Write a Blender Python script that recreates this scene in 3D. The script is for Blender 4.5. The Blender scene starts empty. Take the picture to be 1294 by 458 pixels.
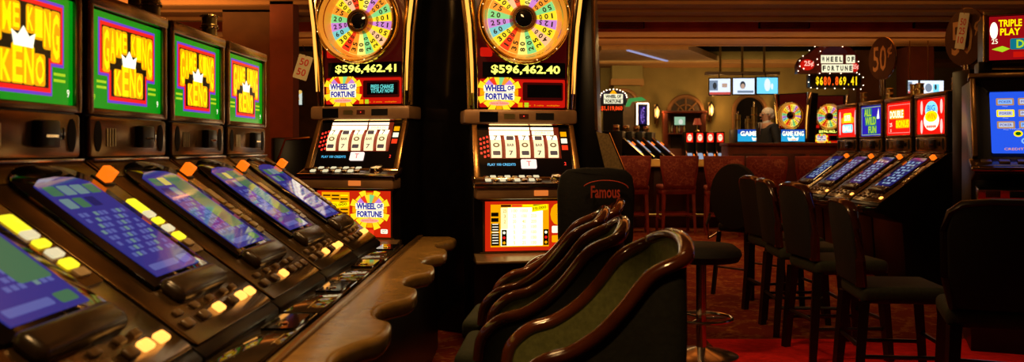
import bpy, bmesh, math, random
from mathutils import Matrix, Vector
PI = math.pi
R = math.radians
random.seed(7)
SC = bpy.context.scene
COL = SC.collection

# ------------------------------------------------------------------ camera
EYE = 1.3                      # camera height; level, looking along +Y
cam = bpy.data.cameras.new('camera'); camo = bpy.data.objects.new('camera', cam); COL.objects.link(camo)
camo.location = (0, 0, EYE); camo.rotation_euler = (PI/2, 0, 0)
cam.sensor_width = 36; cam.lens = 36*1100/1294
cam.shift_x = -13/1294; cam.shift_y = -41/1294
cam.clip_start = .05; cam.clip_end = 100
cam.dof.use_dof = True; cam.dof.focus_distance = 6.0; cam.dof.aperture_fstop = 3.4
SC.camera = camo
SC.view_settings.view_transform = 'Standard'; SC.view_settings.look = 'None'
SC.view_settings.gamma = 1; SC.view_settings.exposure = 0.0
SC.view_settings.use_curve_mapping = False
SC.cycles.use_denoising = True
SC.cycles.max_bounces = 6
SC.cycles.sample_clamp_indirect = 4

# ------------------------------------------------------------------ world and lights
w = bpy.data.worlds.new('world'); SC.world = w; w.use_nodes = True
w.node_tree.nodes['Background'].inputs[0].default_value = (1, .55, .25, 1)
w.node_tree.nodes['Background'].inputs[1].default_value = 0.004

def lamp(kind, loc, energy, color, size=.1, rot=(0,0,0), spot=None, blend=.6, sy=None):
    l = bpy.data.lights.new(kind.lower()+'_light', kind); l.energy = energy; l.color = color
    if kind == 'AREA':
        l.size = size
        if sy: l.shape = 'RECTANGLE'; l.size_y = sy
    else: l.shadow_soft_size = size
    if kind == 'SPOT': l.spot_size = R(spot); l.spot_blend = blend
    o = bpy.data.objects.new(l.name, l); COL.objects.link(o); o.location = loc; o.rotation_euler = rot
    return o
def aim(loc, tgt, energy, angle, color=(1, .56, .2), size=.08, blend=.7):
    o = lamp('SPOT', loc, energy, color, size, (0, 0, 0), angle, blend)
    o.rotation_euler = (Vector(tgt)-Vector(loc)).to_track_quat('-Z', 'Y').to_euler(); return o
WARM = (1, .56, .2); AMB = (1, .45, .12)
# unseen area lamps, added to wash the ceiling bands and far wall
lamp('AREA', (1, 9.3, 2.86), 135, AMB, 12, (PI, 0, 0), sy=.5)
lamp('AREA', (1, 15.4, 2.2), 50, AMB, 14, (PI-.0, 0, 0), sy=.3)
lamp('AREA', (2.5, 18.4, 2.95), 28, (1, .66, .24), 9, (R(62), 0, 0), sy=.3)
lamp('AREA', (-5, 10.5, 2.7), 60, AMB, 3, (PI, 0, 0), sy=1)
# unseen ceiling downlights over the aisles, several added to brighten the floor
for x, y, e in ((.35, 3.6, 3), (1.2, 9.3, 18), (3.1, 9.4, 34), (1.6, 12.4, 42), (4.2, 12.2, 45), (2.6, 4.4, 9), (1.30, 6.9, 7)):
    lamp('SPOT', (x, y, 3.12), e*2.2, WARM, .06, (0, 0, 0), 95, .8)

for x, y, e in ((-1.2, 4.5, 20), (.1, 4.1, 20)):
    lamp('AREA', (x, y, 2.9), e, WARM, .3, (R(60), 0, 0), sy=.3)  # unseen area lamps, added for highlights on the wheel machines
aim((1.9, 6.6, 3.0), (3.75, 8.2, 2.25), 55, 42)  # unseen spot, added to brighten the round signs
lamp('SPOT', (3.9, 13.3, 3.15), 60, (1, .75, .45), .1, (R(38), 0, 0), 45)  # unseen spot, added to light the man behind the counter
lamp('SPOT', (2.1, 18.2, 3.1), 150, (1, .62, .2), .1, (R(35), 0, 0), 70)  # unseen spot, added to brighten the alcove wall
for x, y, e in ((-.5, 1.7, 110), (-.5, 3.0, 110), (-.5, 4.4, 95)):
    lamp('SPOT', (x, y, 3.1), e, WARM, .16, (0, R(7), 0), 52, .7)  # unseen spots, added to brighten the keno panels and armrest
lamp('SPOT', (-.15, 1.2, 3.0), 95, WARM, .08, (R(35), 0, R(-13)), 19, .6)  # unseen narrow spot, added to light the nearest curved chair
# ------------------------------------------------------------------ materials
MATS = {}
def mat(name, col, rough=.5, metal=0, emis=None, es=0, noise=0, scale=8, bump=0, coat=0, spec=.5):
    if name in MATS: return MATS[name]
    m = bpy.data.materials.new(name); m.use_nodes = True; nt = m.node_tree; b = nt.nodes['Principled BSDF']
    b.inputs['Base Color'].default_value = (*col, 1); b.inputs['Roughness'].default_value = rough
    b.inputs['Metallic'].default_value = metal; b.inputs['Specular IOR Level'].default_value = spec
    if coat: b.inputs['Coat Weight'].default_value = coat; b.inputs['Coat Roughness'].default_value = .08
    if emis:
        b.inputs['Emission Color'].default_value = (*emis, 1); b.inputs['Emission Strength'].default_value = es
    if noise or bump:
        tc = nt.nodes.new('ShaderNodeTexCoord'); n = nt.nodes.new('ShaderNodeTexNoise'); n.inputs['Scale'].default_value = scale
        n.inputs['Detail'].default_value = 5; nt.links.new(tc.outputs['Object'], n.inputs['Vector'])
        if noise:
            r = nt.nodes.new('ShaderNodeValToRGB')
            r.color_ramp.elements[0].position = .3; r.color_ramp.elements[1].position = .7
            r.color_ramp.elements[0].color = (*[c*(1-noise) for c in col], 1); r.color_ramp.elements[1].color = (*[min(1, c*(1+noise)) for c in col], 1)
            nt.links.new(n.outputs['Fac'], r.inputs['Fac']); nt.links.new(r.outputs['Color'], b.inputs['Base Color'])
        if bump:
            bp = nt.nodes.new('ShaderNodeBump'); bp.inputs['Strength'].default_value = bump; bp.inputs['Distance'].default_value = .01
            nt.links.new(n.outputs['Fac'], bp.inputs['Height']); nt.links.new(bp.outputs['Normal'], b.inputs['Normal'])
    MATS[name] = m; return m
def glow(name, col, es=1.0, rough=.25):
    return mat('glow_'+name, tuple(c*.15 for c in col), rough, 0, col, es)
def lin(r, g, b): return tuple(((c/255+.055)/1.055)**2.4 if c > 10 else c/255/12.92 for c in (r, g, b))

BLACK = mat('black_laminate', (.005, .004, .004), .32, noise=.3, spec=.3)
BLACKM = mat('black_matte', (.004, .0035, .0035), .7, noise=.3, spec=.2)
BRONZE = mat('dark_bronze', (.26, .14, .04), .24, .75, noise=.35, scale=5)
BRONZE2 = mat('bronze_trim', (.42, .22, .07), .26, .85, noise=.3, scale=9)
DECK = mat('bronze_deck', (.15, .085, .026), .2, .8, noise=.5, scale=7)
CHROME = mat('warm_chrome', (.85, .62, .36), .12, 1, noise=.1)
STEEL = mat('steel', (.6, .55, .5), .2, 1, noise=.1)
GOLD = mat('gold_leaf', (.9, .55, .12), .22, 1, noise=.15)
BRASS = mat('brass', (.55, .42, .16), .3, .9, noise=.2)
GLASSY = mat('black_glass', (.004, .004, .006), .06, noise=.2)
LEATH = mat('tan_vinyl', (.25, .14, .035), .26, noise=.25, scale=14, bump=.15)
TRAY = mat('dark_glossy_top', (.05, .035, .02), .05, .5, noise=.3)
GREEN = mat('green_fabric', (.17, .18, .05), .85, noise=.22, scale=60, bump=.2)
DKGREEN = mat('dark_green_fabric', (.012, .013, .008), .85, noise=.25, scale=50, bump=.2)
SEATG = mat('olive_seat_fabric', (.022, .026, .010), .85, noise=.22, scale=60, bump=.2)
WOOD = mat('cherry_wood', (.10, .022, .007), .14, noise=.45, scale=6, coat=.8)
MAHO = mat('mahogany', (.16, .03, .014), .35, noise=.35, scale=4)
MAHOD = mat('dark_mahogany', (.055, .012, .008), .35, noise=.35, scale=4)
REDLAC = mat('red_lacquer_wood', (.22, .028, .018), .38, noise=.3, scale=6)
DARKW = mat('dark_stained_wood', (.007, .003, .0025), .35, noise=.4, scale=8)
CREAM = mat('cream_plastic', (.5, .38, .22), .4, noise=.1)
PAPER = mat('paper_tag', (.50, .42, .26), .8, noise=.1)
PAPERRED = mat('red_ink', (.45, .03, .02), .8, noise=.1)
OCHRE = mat('ochre_plaster', (.30, .225, .075), .85, noise=.12, scale=3, bump=.1)
TAN = mat('tan_plaster', (.42, .21, .07), .8, noise=.1, scale=3, bump=.1)
RECESS = mat('oxblood_paint', (.62, .11, .04), .8, noise=.2, scale=3)
RECESSD = mat('black_ceiling_paint', (.012, .008, .006), .6, noise=.3, scale=8)
COLRED = mat('red_brown_column_paint', (.24, .055, .02), .6, noise=.15, scale=4)
BROWNW = mat('brown_wall_paint', (.22, .10, .035), .8, noise=.15, scale=4)
def E(name, r, g, b, es=1.0): return glow(name, lin(r, g, b), es)
KG = E('green', 0, 145, 18, .95); KP = E('violet', 110, 60, 200, 1.0); KR = E('red', 235, 25, 20, 1.15); KK = E('ink', 18, 8, 2, .6)
KY = E('yellow', 255, 225, 0, 1.25); KO = E('amber', 245, 165, 0, 1.1); KW = E('white', 255, 250, 215, 1.5)
KYG = E('lime', 175, 215, 30, 1.0); KGD = E('dark_green', 0, 105, 25, .8)
ORB = glow('orange_button', (1, .16, .005), 1.3); AMBB = glow('amber_button', (1, .40, .07), 2.3); YB = glow('yellow_button', (.9, .8, .02), 1.3); WB = glow('white_button', (.85, .75, .45), .9)
LEDR = glow('red_led', (1, .04, .02), 1.6); LEDC = glow('cyan_led', (.1, .6, 1), 1.1); LEDY = glow('yellow_led', (.85, .85, .12), 1.7)
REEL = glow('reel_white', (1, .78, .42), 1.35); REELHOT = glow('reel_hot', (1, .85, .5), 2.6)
BULB = glow('bulb', (1, .5, .2), 2.5); BULBW = glow('bulb_white', (1, .75, .5), 5)

# ------------------------------------------------------------------ mesh helpers
class MB:
    """collects shapes with their materials and links them as one mesh object"""
    def __init__(s): s.v = []; s.f = []; s.mi = []; s.sm = []; s.mats = []; s.M = Matrix.Identity(4)
    def idx(s, m):
        if m not in s.mats: s.mats.append(m)
        return s.mats.index(m)
    def add(s, vs, fs, m, M=None, smooth=False):
        T = s.M @ M if M is not None else s.M
        o = len(s.v); s.v += [tuple(T @ Vector(v)) for v in vs]; k = s.idx(m)
        flip = T.determinant() < 0
        for f in fs:
            f = [i+o for i in f]
            s.f.append(f[::-1] if flip else f); s.mi.append(k); s.sm.append(smooth)
        return s
    def box(s, x0, x1, y0, y1, z0, z1, m, bev=0, M=None, seg=2):
        bm = bmesh.new(); bmesh.ops.create_cube(bm, size=1)
        for v in bm.verts: v.co = ((x0+x1)/2+v.co.x*(x1-x0), (y0+y1)/2+v.co.y*(y1-y0), (z0+z1)/2+v.co.z*(z1-z0))
        if bev: bmesh.ops.bevel(bm, geom=bm.edges[:], offset=bev, segments=seg, profile=.5, affect='EDGES')
        s.frombm(bm, m, M, bool(bev)); return s
    def frombm(s, bm, m, M=None, smooth=False):
        bm.verts.index_update(); s.add([v.co[:] for v in bm.verts], [[v.index for v in f.verts] for f in bm.faces], m, M, smooth); bm.free()
    def prism(s, poly, d0, d1, m, M=None, bev=0, smooth=False):
        """polygon in local XY (counter-clockwise), extruded from z=d0 to d1"""
        bm = bmesh.new(); vs = [bm.verts.new((p[0], p[1], d0)) for p in poly]; f = bm.faces.new(vs)
        if abs(d1-d0) > 1e-6:
            r = bmesh.ops.extrude_face_region(bm, geom=[f])
            for v in r['geom']:
                if isinstance(v, bmesh.types.BMVert): v.co.z = d1
            bmesh.ops.recalc_face_normals(bm, faces=bm.faces[:])
            if bev: bmesh.ops.bevel(bm, geom=[e for e in bm.edges], offset=bev, segments=2, profile=.5, affect='EDGES')
        s.frombm(bm, m, M, smooth or bool(bev)); return s
    def lathe(s, prof, m, M=None, n=24, smooth=True, a0=0, a1=2*PI):
        """profile (r, z) turned about local z"""
        vs = []; fs = []; k = len(prof); full = abs(a1-a0-2*PI) < 1e-6; nn = n if full else n+1
        for i in range(nn):
            a = a0+(a1-a0)*i/n
            vs += [(r*math.cos(a), r*math.sin(a), z) for r, z in prof]
        for i in range(n):
            j = (i+1) % nn
            for q in range(k-1): fs.append([i*k+q, j*k+q, j*k+q+1, i*k+q+1])
        s.add(vs, fs, m, M, smooth); return s
    def cyl(s, r, z0, z1, m, M=None, n=16, bev=.0, r2=None):
        r2 = r if r2 is None else r2
        p = [(0, z0), (r-bev, z0)] + ([(r, z0+bev)] if bev else []) + ([(r2, z1-bev)] if bev else []) + [(r2-bev, z1), (0, z1)]
        return s.lathe(p, m, M, n, smooth=n > 8)
    def tube(s, pts, r, m, n=8, M=None, sx=1, closed=False, rr=None):
        pts = [Vector(p) for p in pts]; vs = []; fs = []; N = len(pts); up = Vector((0, 0, 1))
        for i, p in enumerate(pts):
            a = pts[i-1] if (i or closed) else p; b = pts[(i+1) % N] if (i < N-1 or closed) else p
            t = (b-a).normalized()
            u = t.cross(up)
            if u.length < 1e-3: u = Vector((1, 0, 0))
            u.normalize(); v = u.cross(t); ri = rr[i] if rr else r
            for k in range(n):
                an = 2*PI*k/n; vs.append(tuple(p+u*math.cos(an)*ri*sx+v*math.sin(an)*ri))
        for i in range(N if closed else N-1):
            j = (i+1) % N
            for k in range(n): fs.append([i*n+k, i*n+(k+1) % n, j*n+(k+1) % n, j*n+k])
        if not closed: fs += [list(range(n))[::-1], [(N-1)*n+k for k in range(n)]]
        s.add(vs, fs, m, M, n > 5); return s
    def ball(s, c, r, m, n=10, sc=(1, 1, 1), M=None):
        bm = bmesh.new(); bmesh.ops.create_uvsphere(bm, u_segments=n, v_segments=max(4, n//2+1), radius=1)
        for v in bm.verts: v.co = (c[0]+v.co.x*r*sc[0], c[1]+v.co.y*r*sc[1], c[2]+v.co.z*r*sc[2])
        s.frombm(bm, m, M, True); return s
    def text(s, st, x, y, wd, ht, m, M=None, d=.001, bold=.0, ang=0):
        """lettering centred on x, y in local XY, fitted to wd by ht, lying at z=d"""
        vs, fs = glyphs(st, bold)
        T = Matrix.Translation((x, y, d)) @ Matrix.Rotation(ang, 4, 'Z') @ Matrix.Diagonal((wd, ht, 1, 1))
        s.add(vs, fs, m, (M @ T) if M is not None else T); return s
    def build(s, name, parent=None):
        me = bpy.data.meshes.new(name); me.from_pydata(s.v, [], s.f)
        for m in s.mats: me.materials.append(m)
        me.polygons.foreach_set('material_index', s.mi); me.polygons.foreach_set('use_smooth', s.sm); me.update()
        o = bpy.data.objects.new(name, me); COL.objects.link(o)
        if parent: o.parent = parent
        if any(s.sm): me.set_sharp_from_angle(angle=R(42)) if hasattr(me, 'set_sharp_from_angle') else None
        return o
_G = {}
def glyphs(st, bold=0):
    if (st, bold) in _G: return _G[(st, bold)]
    c = bpy.data.curves.new('t', 'FONT'); c.body = st; c.resolution_u = 2; c.offset = bold; c.fill_mode = 'FRONT'
    o = bpy.data.objects.new('t', c); COL.objects.link(o)
    bpy.context.view_layer.update()
    me = bpy.data.meshes.new_from_object(o.evaluated_get(bpy.context.evaluated_depsgraph_get()))
    vs = [v.co[:] for v in me.vertices]; fs = [list(p.vertices) for p in me.polygons]
    bpy.data.objects.remove(o); bpy.data.curves.remove(c); bpy.data.meshes.remove(me)
    x0 = min(v[0] for v in vs); x1 = max(v[0] for v in vs); y0 = min(v[1] for v in vs); y1 = max(v[1] for v in vs)
    vs = [((v[0]-(x0+x1)/2)/(x1-x0), (v[1]-(y0+y1)/2)/(y1-y0), 0) for v in vs]
    # face +z
    out = []
    for f in fs:
        a, b, c2 = (Vector(vs[i]) for i in f[:3]); out.append(f if (b-a).cross(c2-a).z >= 0 else f[::-1])
    _G[(st, bold)] = (vs, out); return vs, out
def rect(x0, x1, y0, y1): return [(x0, y0), (x1, y0), (x1, y1), (x0, y1)]
def rrect(x0, x1, y0, y1, r, n=4):
    p = []
    for cx, cy, a in ((x1-r, y0+r, -90), (x1-r, y1-r, 0), (x0+r, y1-r, 90), (x0+r, y0+r, 180)):
        for i in range(n+1): t = R(a+90*i/n); p.append((cx+r*math.cos(t), cy+r*math.sin(t)))
    return p
def ell(cx, cy, rx, ry, n=20, a0=0, a1=2*PI): return [(cx+rx*math.cos(a0+(a1-a0)*i/n), cy+ry*math.sin(a0+(a1-a0)*i/n)) for i in range(n if abs(a1-a0-2*PI) < 1e-6 else n+1)]
# an upright face seen from -y: local X = right, local Y = up, local Z = towards the viewer
UP = Matrix(((1,0,0,0),(0,0,-1,0),(0,1,0,0),(0,0,0,1)))
def upface(x, y, z): return Matrix.Translation((x, y, z)) @ UP
def slope(f0, z0, f1, z1):
    """plane that drops from (forward f0, height z0) to (f1, z1); local X right, local Y up the slope, Z out. Origin at the top edge"""
    L = math.hypot(f1-f0, z1-z0); a = (f1-f0)/L; b = (z0-z1)/L
    return Matrix(((1,0,0,0),(0,a,-b,-f0),(0,b,a,z0),(0,0,0,1))), L
def empty(name, loc, rz=0, label=None, cat=None, group=None):
    o = bpy.data.objects.new(name, None); COL.objects.link(o); o.location = loc; o.rotation_euler = (0, 0, rz); o.empty_display_size = .1
    tag(o, label, cat, group); return o
def tag(o, label=None, cat=None, group=None, kind=None):
    if label: o['label'] = label
    if cat: o['category'] = cat
    if group: o['group'] = group
    if kind: o['kind'] = kind
    return o
def struct(o): o['kind'] = 'structure'; return o
def kids(o): return [c for c in KID.get(o.name, [])]
KID = {}
def index_children():
    KID.clear()
    for o in COL.objects:
        if o.parent: KID.setdefault(o.parent.name, []).append(o)
def copy_tree(o, parent=None):
    c = o.copy(); COL.objects.link(c); c.parent = parent
    for ch in list(KID.get(o.name, [])): copy_tree(ch, c)
    return c
def clone(o, loc, rz, label):
    index_children(); c = copy_tree(o); c.location = loc; c.rotation_euler = (0, 0, rz); c['label'] = label; return c
def at(px, py, Y): return ((px-660)*Y/1100, Y, EYE-(py-188)*Y/1100)   # where a sight line meets depth Y

# ------------------------------------------------------------------ floor and room shell
def carpet_mat():
    m = bpy.data.materials.new('patterned_carpet'); m.use_nodes = True; nt = m.node_tree; b = nt.nodes['Principled BSDF']
    tc = nt.nodes.new('ShaderNodeTexCoord'); mp = nt.nodes.new('ShaderNodeMapping'); nt.links.new(tc.outputs['Object'], mp.inputs[0])
    v = nt.nodes.new('ShaderNodeTexVoronoi'); v.inputs['Scale'].default_value = 3.2; v.feature = 'DISTANCE_TO_EDGE'
    n = nt.nodes.new('ShaderNodeTexNoise'); n.inputs['Scale'].default_value = 9; n.inputs['Detail'].default_value = 6
    v2 = nt.nodes.new('ShaderNodeTexVoronoi'); v2.inputs['Scale'].default_value = 14
    mx = nt.nodes.new('ShaderNodeMixRGB'); mx.inputs[0].default_value = .25
    nt.links.new(mp.outputs[0], mx.inputs[1]); nt.links.new(n.outputs['Color'], mx.inputs[2])
    nt.links.new(mp.outputs[0], n.inputs['Vector']); nt.links.new(mx.outputs[0], v.inputs['Vector']); nt.links.new(mx.outputs[0], v2.inputs['Vector'])
    r = nt.nodes.new('ShaderNodeValToRGB'); e = r.color_ramp
    e.elements[0].position = 0; e.elements[0].color = (.34, .14, .03, 1); e.elements[1].position = .09; e.elements[1].color = (.17, .022, .008, 1)
    q = e.elements.new(.05); q.color = (.22, .05, .01, 1)
    r2 = nt.nodes.new('ShaderNodeValToRGB'); r2.color_ramp.elements[0].position = .25; r2.color_ramp.elements[1].position = .34
    r2.color_ramp.elements[0].color = (.30, .12, .025, 1); r2.color_ramp.elements[1].color = (.12, .012, .006, 1)
    nt.links.new(v.outputs['Distance'], r.inputs[0]); nt.links.new(v2.outputs['Distance'], r2.inputs[0])
    m2 = nt.nodes.new('ShaderNodeMixRGB'); m2.inputs[0].default_value = .5
    nt.links.new(r.outputs[0], m2.inputs[1]); nt.links.new(r2.outputs[0], m2.inputs[2]); nt.links.new(m2.outputs[0], b.inputs['Base Color'])
    b.inputs['Roughness'].default_value = .95; b.inputs['Specular IOR Level'].default_value = .1
    return m
CARPET = carpet_mat()
REDC = mat('plain_red_carpet', (.8, .02, .016), .95, noise=.15, scale=20, spec=.1)
b = MB(); b.box(-9, 12, -1.5, 21, -.1, 0, CARPET); struct(b.build('floor'))
b = MB(); b.box(1.25, 6, 2.5, 5.92, .0, .004, REDC)
tag(b.build('carpet_runner'), 'plain bright red carpet strip on the floor beneath the nearest high-backed stools', 'carpet')

def slab(name, *boxes, **kw):
    b = MB()
    for bx in boxes: b.box(*bx)
    return struct(b.build(name))
slab('ceiling', (-9, 12, -1.5, 12.75, 3.2, 3.35, TAN), (-9, 12, 14.55, 16.4, 3.25, 3.3, TAN), (-9, 12, -1.5, 21, 3.95, 4.05, RECESSD))
slab('trim_1', (-9, 12, 14.5, 14.56, 3.25, 3.95, RECESS), (-9, 12, 12.7, 12.76, 3.2, 3.95, RECESS))
slab('trim_2', (-9, 12, 16.4, 16.48, 3.24, 3.34, mat('lit_gold_edge', (.7, .4, .14), .4, .3, noise=.1)))
slab('trim_3', (-9, 12, 18.9, 20.1, 3.16, 3.3, TAN), (-9, 12, 18.8, 18.9, 3.24, 3.4, OCHRE), (-9, 12, 18.78, 18.9, 3.4, 3.95, RECESSD))
for i, px in enumerate((782, 990, 1185)):
    x = (px-660)*14.5/1100
    b = MB(); b.box(x-.42, x+.42, 14.44, 14.5, 3.30, 3.40, BLACKM)
    for k in range(5): b.box(x-.4, x+.4, 14.43, 14.44, 3.31+.018*k, 3.317+.018*k, RECESS)
    tag(b.build('air_vent'), ['black slotted air vent in the ceiling band above the lit kiosk corner', 'black slotted air vent in the ceiling band above the hanging televisions', 'black slotted air vent in the ceiling band beside the tall round sign'][i], 'air vent', 'air vents in the ceiling band')
slab('wall_back', (-9, 1.8, 20.6, 20.8, 0, 3.3, BROWNW), (1.8, 12, 20, 20.2, 0, 3.3, OCHRE))
slab('wall_right', (11.8, 12, -1.5, 21, 0, 4, BROWNW))
slab('wall_left', (-9, -8.8, -1.5, 21, 0, 4, BROWNW))
# coffer side tinted paler as lit with its light strip, above the bright alcove
b = MB(); b.prism([(1.5, 16.5), (3.15, 16.5), (4.25, 18.8), (1.5, 18.8)], 3.18, 3.3, mat('plaster_tinted_lit', (.62, .42, .2), .7, noise=.1)); struct(b.build('trim_4'))
b = MB(); b.box(-.03, .03, 0, 2.3, 0, .02, glow('cove_strip', (.5, .55, 1), .55), M=Matrix.Translation((2.0, 16.5, 3.155)) @ Matrix.Rotation(-R(28), 4, 'Z'))
tag(b.build('light_strip'), 'thin bluish white light strip running diagonally along the pale-tinted ceiling corner', 'light strip')
slab('trim_5', (2.05, 2.65, 19.5, 19.9, 0, 3.18, OCHRE), (1.98, 2.72, 19.44, 19.9, 2.72, 2.86, TAN), (2.01, 2.69, 19.47, 19.9, 2.86, 3.2, OCHRE))
# columns of the far right and far left
slab('trim_6', (7.35, 7.85, 16.6, 17.1, 0, 3.25, COLRED)); slab('trim_7', (6.6, 7.1, 17.2, 17.6, 0, 3.25, BROWNW)); slab('trim_8', (10.2, 10.9, 15.5, 16.3, 0, 3.25, BROWNW))
slab('trim_9', (-3.25, -2.95, 11.2, 11.5, 0, 3.3, COLRED), (-3.31, -2.89, 11.14, 11.56, 0, 1.0, MAHOD)); slab('trim_10', (-4.1, -3.3, 11.9, 12.3, 0, 3.3, BROWNW))
# mahogany wainscot of the far end
slab('wall_front_of_bar', (1.0, 9.4, 19.9, 20, 0, 1.0, MAHOD)).name = 'trim_11'

slab('trim_12', (-9, 12, 12.55, 12.7, 3.15, 3.2, TAN), (-9, 12, 11.9, 11.96, 3.17, 3.2, TAN), (-9, 12, 11.2, 11.3, 3.16, 3.2, TAN), (-9, 12, 15.2, 15.26, 3.22, 3.25, TAN))
# arches in the back wall
def arch(name, xc, wd, z0, zt, Y, fill):
    b = MB(); n = 14; r = wd/2; M = upface(xc, Y, 0)
    outer = [(-r, z0), (r, z0)] + [(r*math.cos(PI*i/n), zt-r+r*math.sin(PI*i/n)) for i in range(n+1)]
    b.prism(outer, 0, .03, fill, M)
    pts = [(-r, z0)] + [(-r*math.cos(PI*i/n), zt-r+r*math.sin(PI*i/n)) for i in range(n+1)] + [(r, z0)]
    b.tube([(p[0], p[1], .03) for p in pts], .05, BROWNW, 6, M)
    if name == 'window_1':
        for a in (45, 90, 135): b.tube([(0, zt-r, .04), (r*math.cos(R(a)), zt-r+r*math.sin(R(a)), .04)], .02, BROWNW, 6, M)
        b.tube([(.5*r*math.cos(R(t)), zt-r+.5*r*math.sin(R(t)), .04) for t in range(0, 181, 15)], .02, BROWNW, 6, M)
        b.box(-r, r, zt-r-.03, zt-r+.03, .03, .06, BROWNW, M=M)
    return struct(b.build(name))
arch('window_1', at(866, 0, 19.95)[0], .78, .9, 2.5, 19.95, mat('arch_dark', (.05, .025, .012), .5, noise=.3))
arch('door_1', at(947, 0, 19.95)[0], .72, .0, 2.52, 19.95, mat('arch_black', (.004, .002, .0015), .6, noise=.3, spec=.1))
arch('window_2', at(787, 0, 19.95)[0]-.05, .6, .9, 2.6, 19.4, mat('arch_dark', (.05, .025, .012), .5, noise=.3))

# ------------------------------------------------------------------ slant-top keno machines
S, SL = slope(0, 1.257, .66, .775)
def keno_art(b, M):
    Wd, H = .585, .345
    b.prism(rect(-Wd/2, Wd/2, -H/2, H/2), 0, .002, KG, M)
    def step(a, m, d):   # stepped badge outline: wide above, narrow below
        x1, x2 = .235-a, .165-a*1.0; t, mid, bt = .150-a, -.055+a, -.150+a
        b.prism([(-x2, bt), (x2, bt), (x2, mid), (x1, mid), (x1, t), (-x1, t), (-x1, mid), (-x2, mid)], d, d+.0008, m, M)
    step(0, KP, .002); step(.010, KR, .003); step(.024, KK, .004)
    for sx in (-1, 1):
        for k in range(2): b.prism(rect(*sorted((sx*.175, sx*.245)), -.082-.02*k, -.073-.02*k), .0021, .0026, KYG, M)
    hs = [.155, .12, .095, .08]; ws = [.05, .045, .05, .04]
    for wd, sx in (('GAME', 1), ('KING', -1)):
        order = range(4) if sx == 1 else range(3, -1, -1)
        x = -.205 if sx == 1 else .205
        for j, k in enumerate(order):
            h = hs[j]; q = ws[j]*.98; cx = x+sx*q/2; top = .118
            b.prism(rrect(cx-q/2-.003, cx+q/2+.003, top-h-.004, top+.004, .012, 3), .0049, .0052, KO, M)
            b.text(wd[k], cx, top-h/2, q-.006, h-.008, KY, M, .0056, .03); x += sx*(q+.002)
    for k, ch in enumerate('KENO'):
        x = -.09+.06*k; h = .098+(.02 if k in (1, 2) else 0)
        b.prism(rrect(x-.031, x+.031, -.123, -.121+h, .01, 3), .0049, .0052, KO, M)
        b.text(ch, x, -.122+h/2, .052, h-.006, KY, M, .0058, .03)
    b.prism([(-.05, -.01), (.05, -.01), (.062, .035), (.03, .022), (.0, .052), (-.03, .022), (-.062, .035)], .006, .0068, KW, M)
    b.text('9', .262, -.135, .014, .026, KW, M, .0028); b.text('9', -.262, -.135, .012, .02, KYG, M, .0028)
def sign_art_red(kind):
    def art(b, M):
        Wd, H = .585, .345
        base = {'blue': E('royal_blue', 40, 30, 190, .9)}.get(kind, E('hot_red', 250, 22, 12, 1.15))
        b.prism(rect(-Wd/2, Wd/2, -H/2, H/2), 0, .002, base, M)
        cy = E('pale_cyan', 140, 225, 240, 1.2)
        if kind == 'blue':
            for s in (-1, 1): b.prism(rect(s*.275-.003, s*.275+.003, -.16, .16), .002, .003, KYG, M)
            for s in (-1, 1): b.prism(rect(-.275, .275, s*.158-.003, s*.158+.003), .002, .003, KYG, M)
            for t, x, y, ww, h in (('ALL', -.1, .1, .2, .085), ('WILD', -.02, .0, .3, .09), ('FUN', .03, -.1, .22, .08)):
                b.prism(rrect(x-ww/2-.01, x+ww/2+.01, y-h/2-.006, y+h/2+.006, .012, 3), .002, .003, E('teal_panel', 30, 130, 120, .9), M)
                b.text(t, x, y, ww, h, KYG, M, .004, .03)
            b.prism([(.15, .02), (.2, .14), (.22, .02)], .002, .003, KW, M)
        elif kind == 'keno_red':
            for s in (-1, 1): b.prism(ell(s*.25, 0, .028, .15, 14), .002, .003, E('pink_column', 255, 190, 190, 1.1), M)
            b.prism(rrect(-.13, .13, -.0, .12, .03, 4), .002, .003, KY, M); b.prism(ell(-.15, .03, .06, .04), .002, .0028, KO, M); b.prism(ell(.15, .03, .06, .04), .002, .0028, KO, M)
            b.text('SUPER', 0, .06, .2, .07, KW, M, .0035, .03)
            b.prism(rrect(-.17, .17, -.12, -.02, .03, 4), .003, .0036, cy, M); b.text('BALL', 0, -.07, .28, .07, KW, M, .0042, .04)
        elif kind == 'weird':
            for s in (-1, 1):
                b.prism(rect(s*.262-.003, s*.262+.003, -.15, .15), .002, .003, E('rose_line', 255, 150, 140, 1.1), M); b.prism(rect(-.262, .262, s*.148-.003, s*.148+.003), .002, .003, E('rose_line', 255, 150, 140, 1.1), M)
            b.prism(rrect(-.23, .12, .0, .1, .02, 3), .002, .0026, KO, M); b.text('DOUBLE', -.06, .05, .33, .08, KW, M, .0035, .03)
            b.prism(rrect(-.08, .25, -.1, -.01, .02, 3), .0021, .0027, KO, M); b.text('BONUS', .085, -.055, .3, .075, KY, M, .0036, .03)
            b.text('25', -.2, -.06, .06, .04, KW, M, .0036); b.text('5', -.2, -.12, .02, .03, KW, M, .0036)
        else:
            for s in (-1, 1):
                for y in (-.1, .09): b.prism(ell(s*.205, y, .026, .07, 12), .002, .003, E('rose_oval', 255, 200, 190, 1.2), M)
            b.prism(ell(0, .06, .13, .09), .002, .003, cy, M); b.prism(ell(0, -.04, .16, .10), .0022, .0031, KW, M)
            b.prism(ell(0, .0, .13, .055), .0034, .0038, KY, M); b.text('BIG', 0, .08, .16, .06, E('sky_letters', 60, 150, 230, 1), M, .004, .03)
            b.text('WIN', 0, 0, .18, .06, KO, M, .0042, .03)
            for k in range(5): b.ball((-.08+.04*k, -.1, .004), .016, KR, 8, (1, 1, .2), M)
    return art
SCR_B = glow('screen_blue', (.040, .036, .26), .75, .05); SCR_L = glow('screen_lightblue', (.11, .13, .42), .8, .05); SCR_G = glow('screen_green', (.07, .20, .10), .7, .05)
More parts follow.
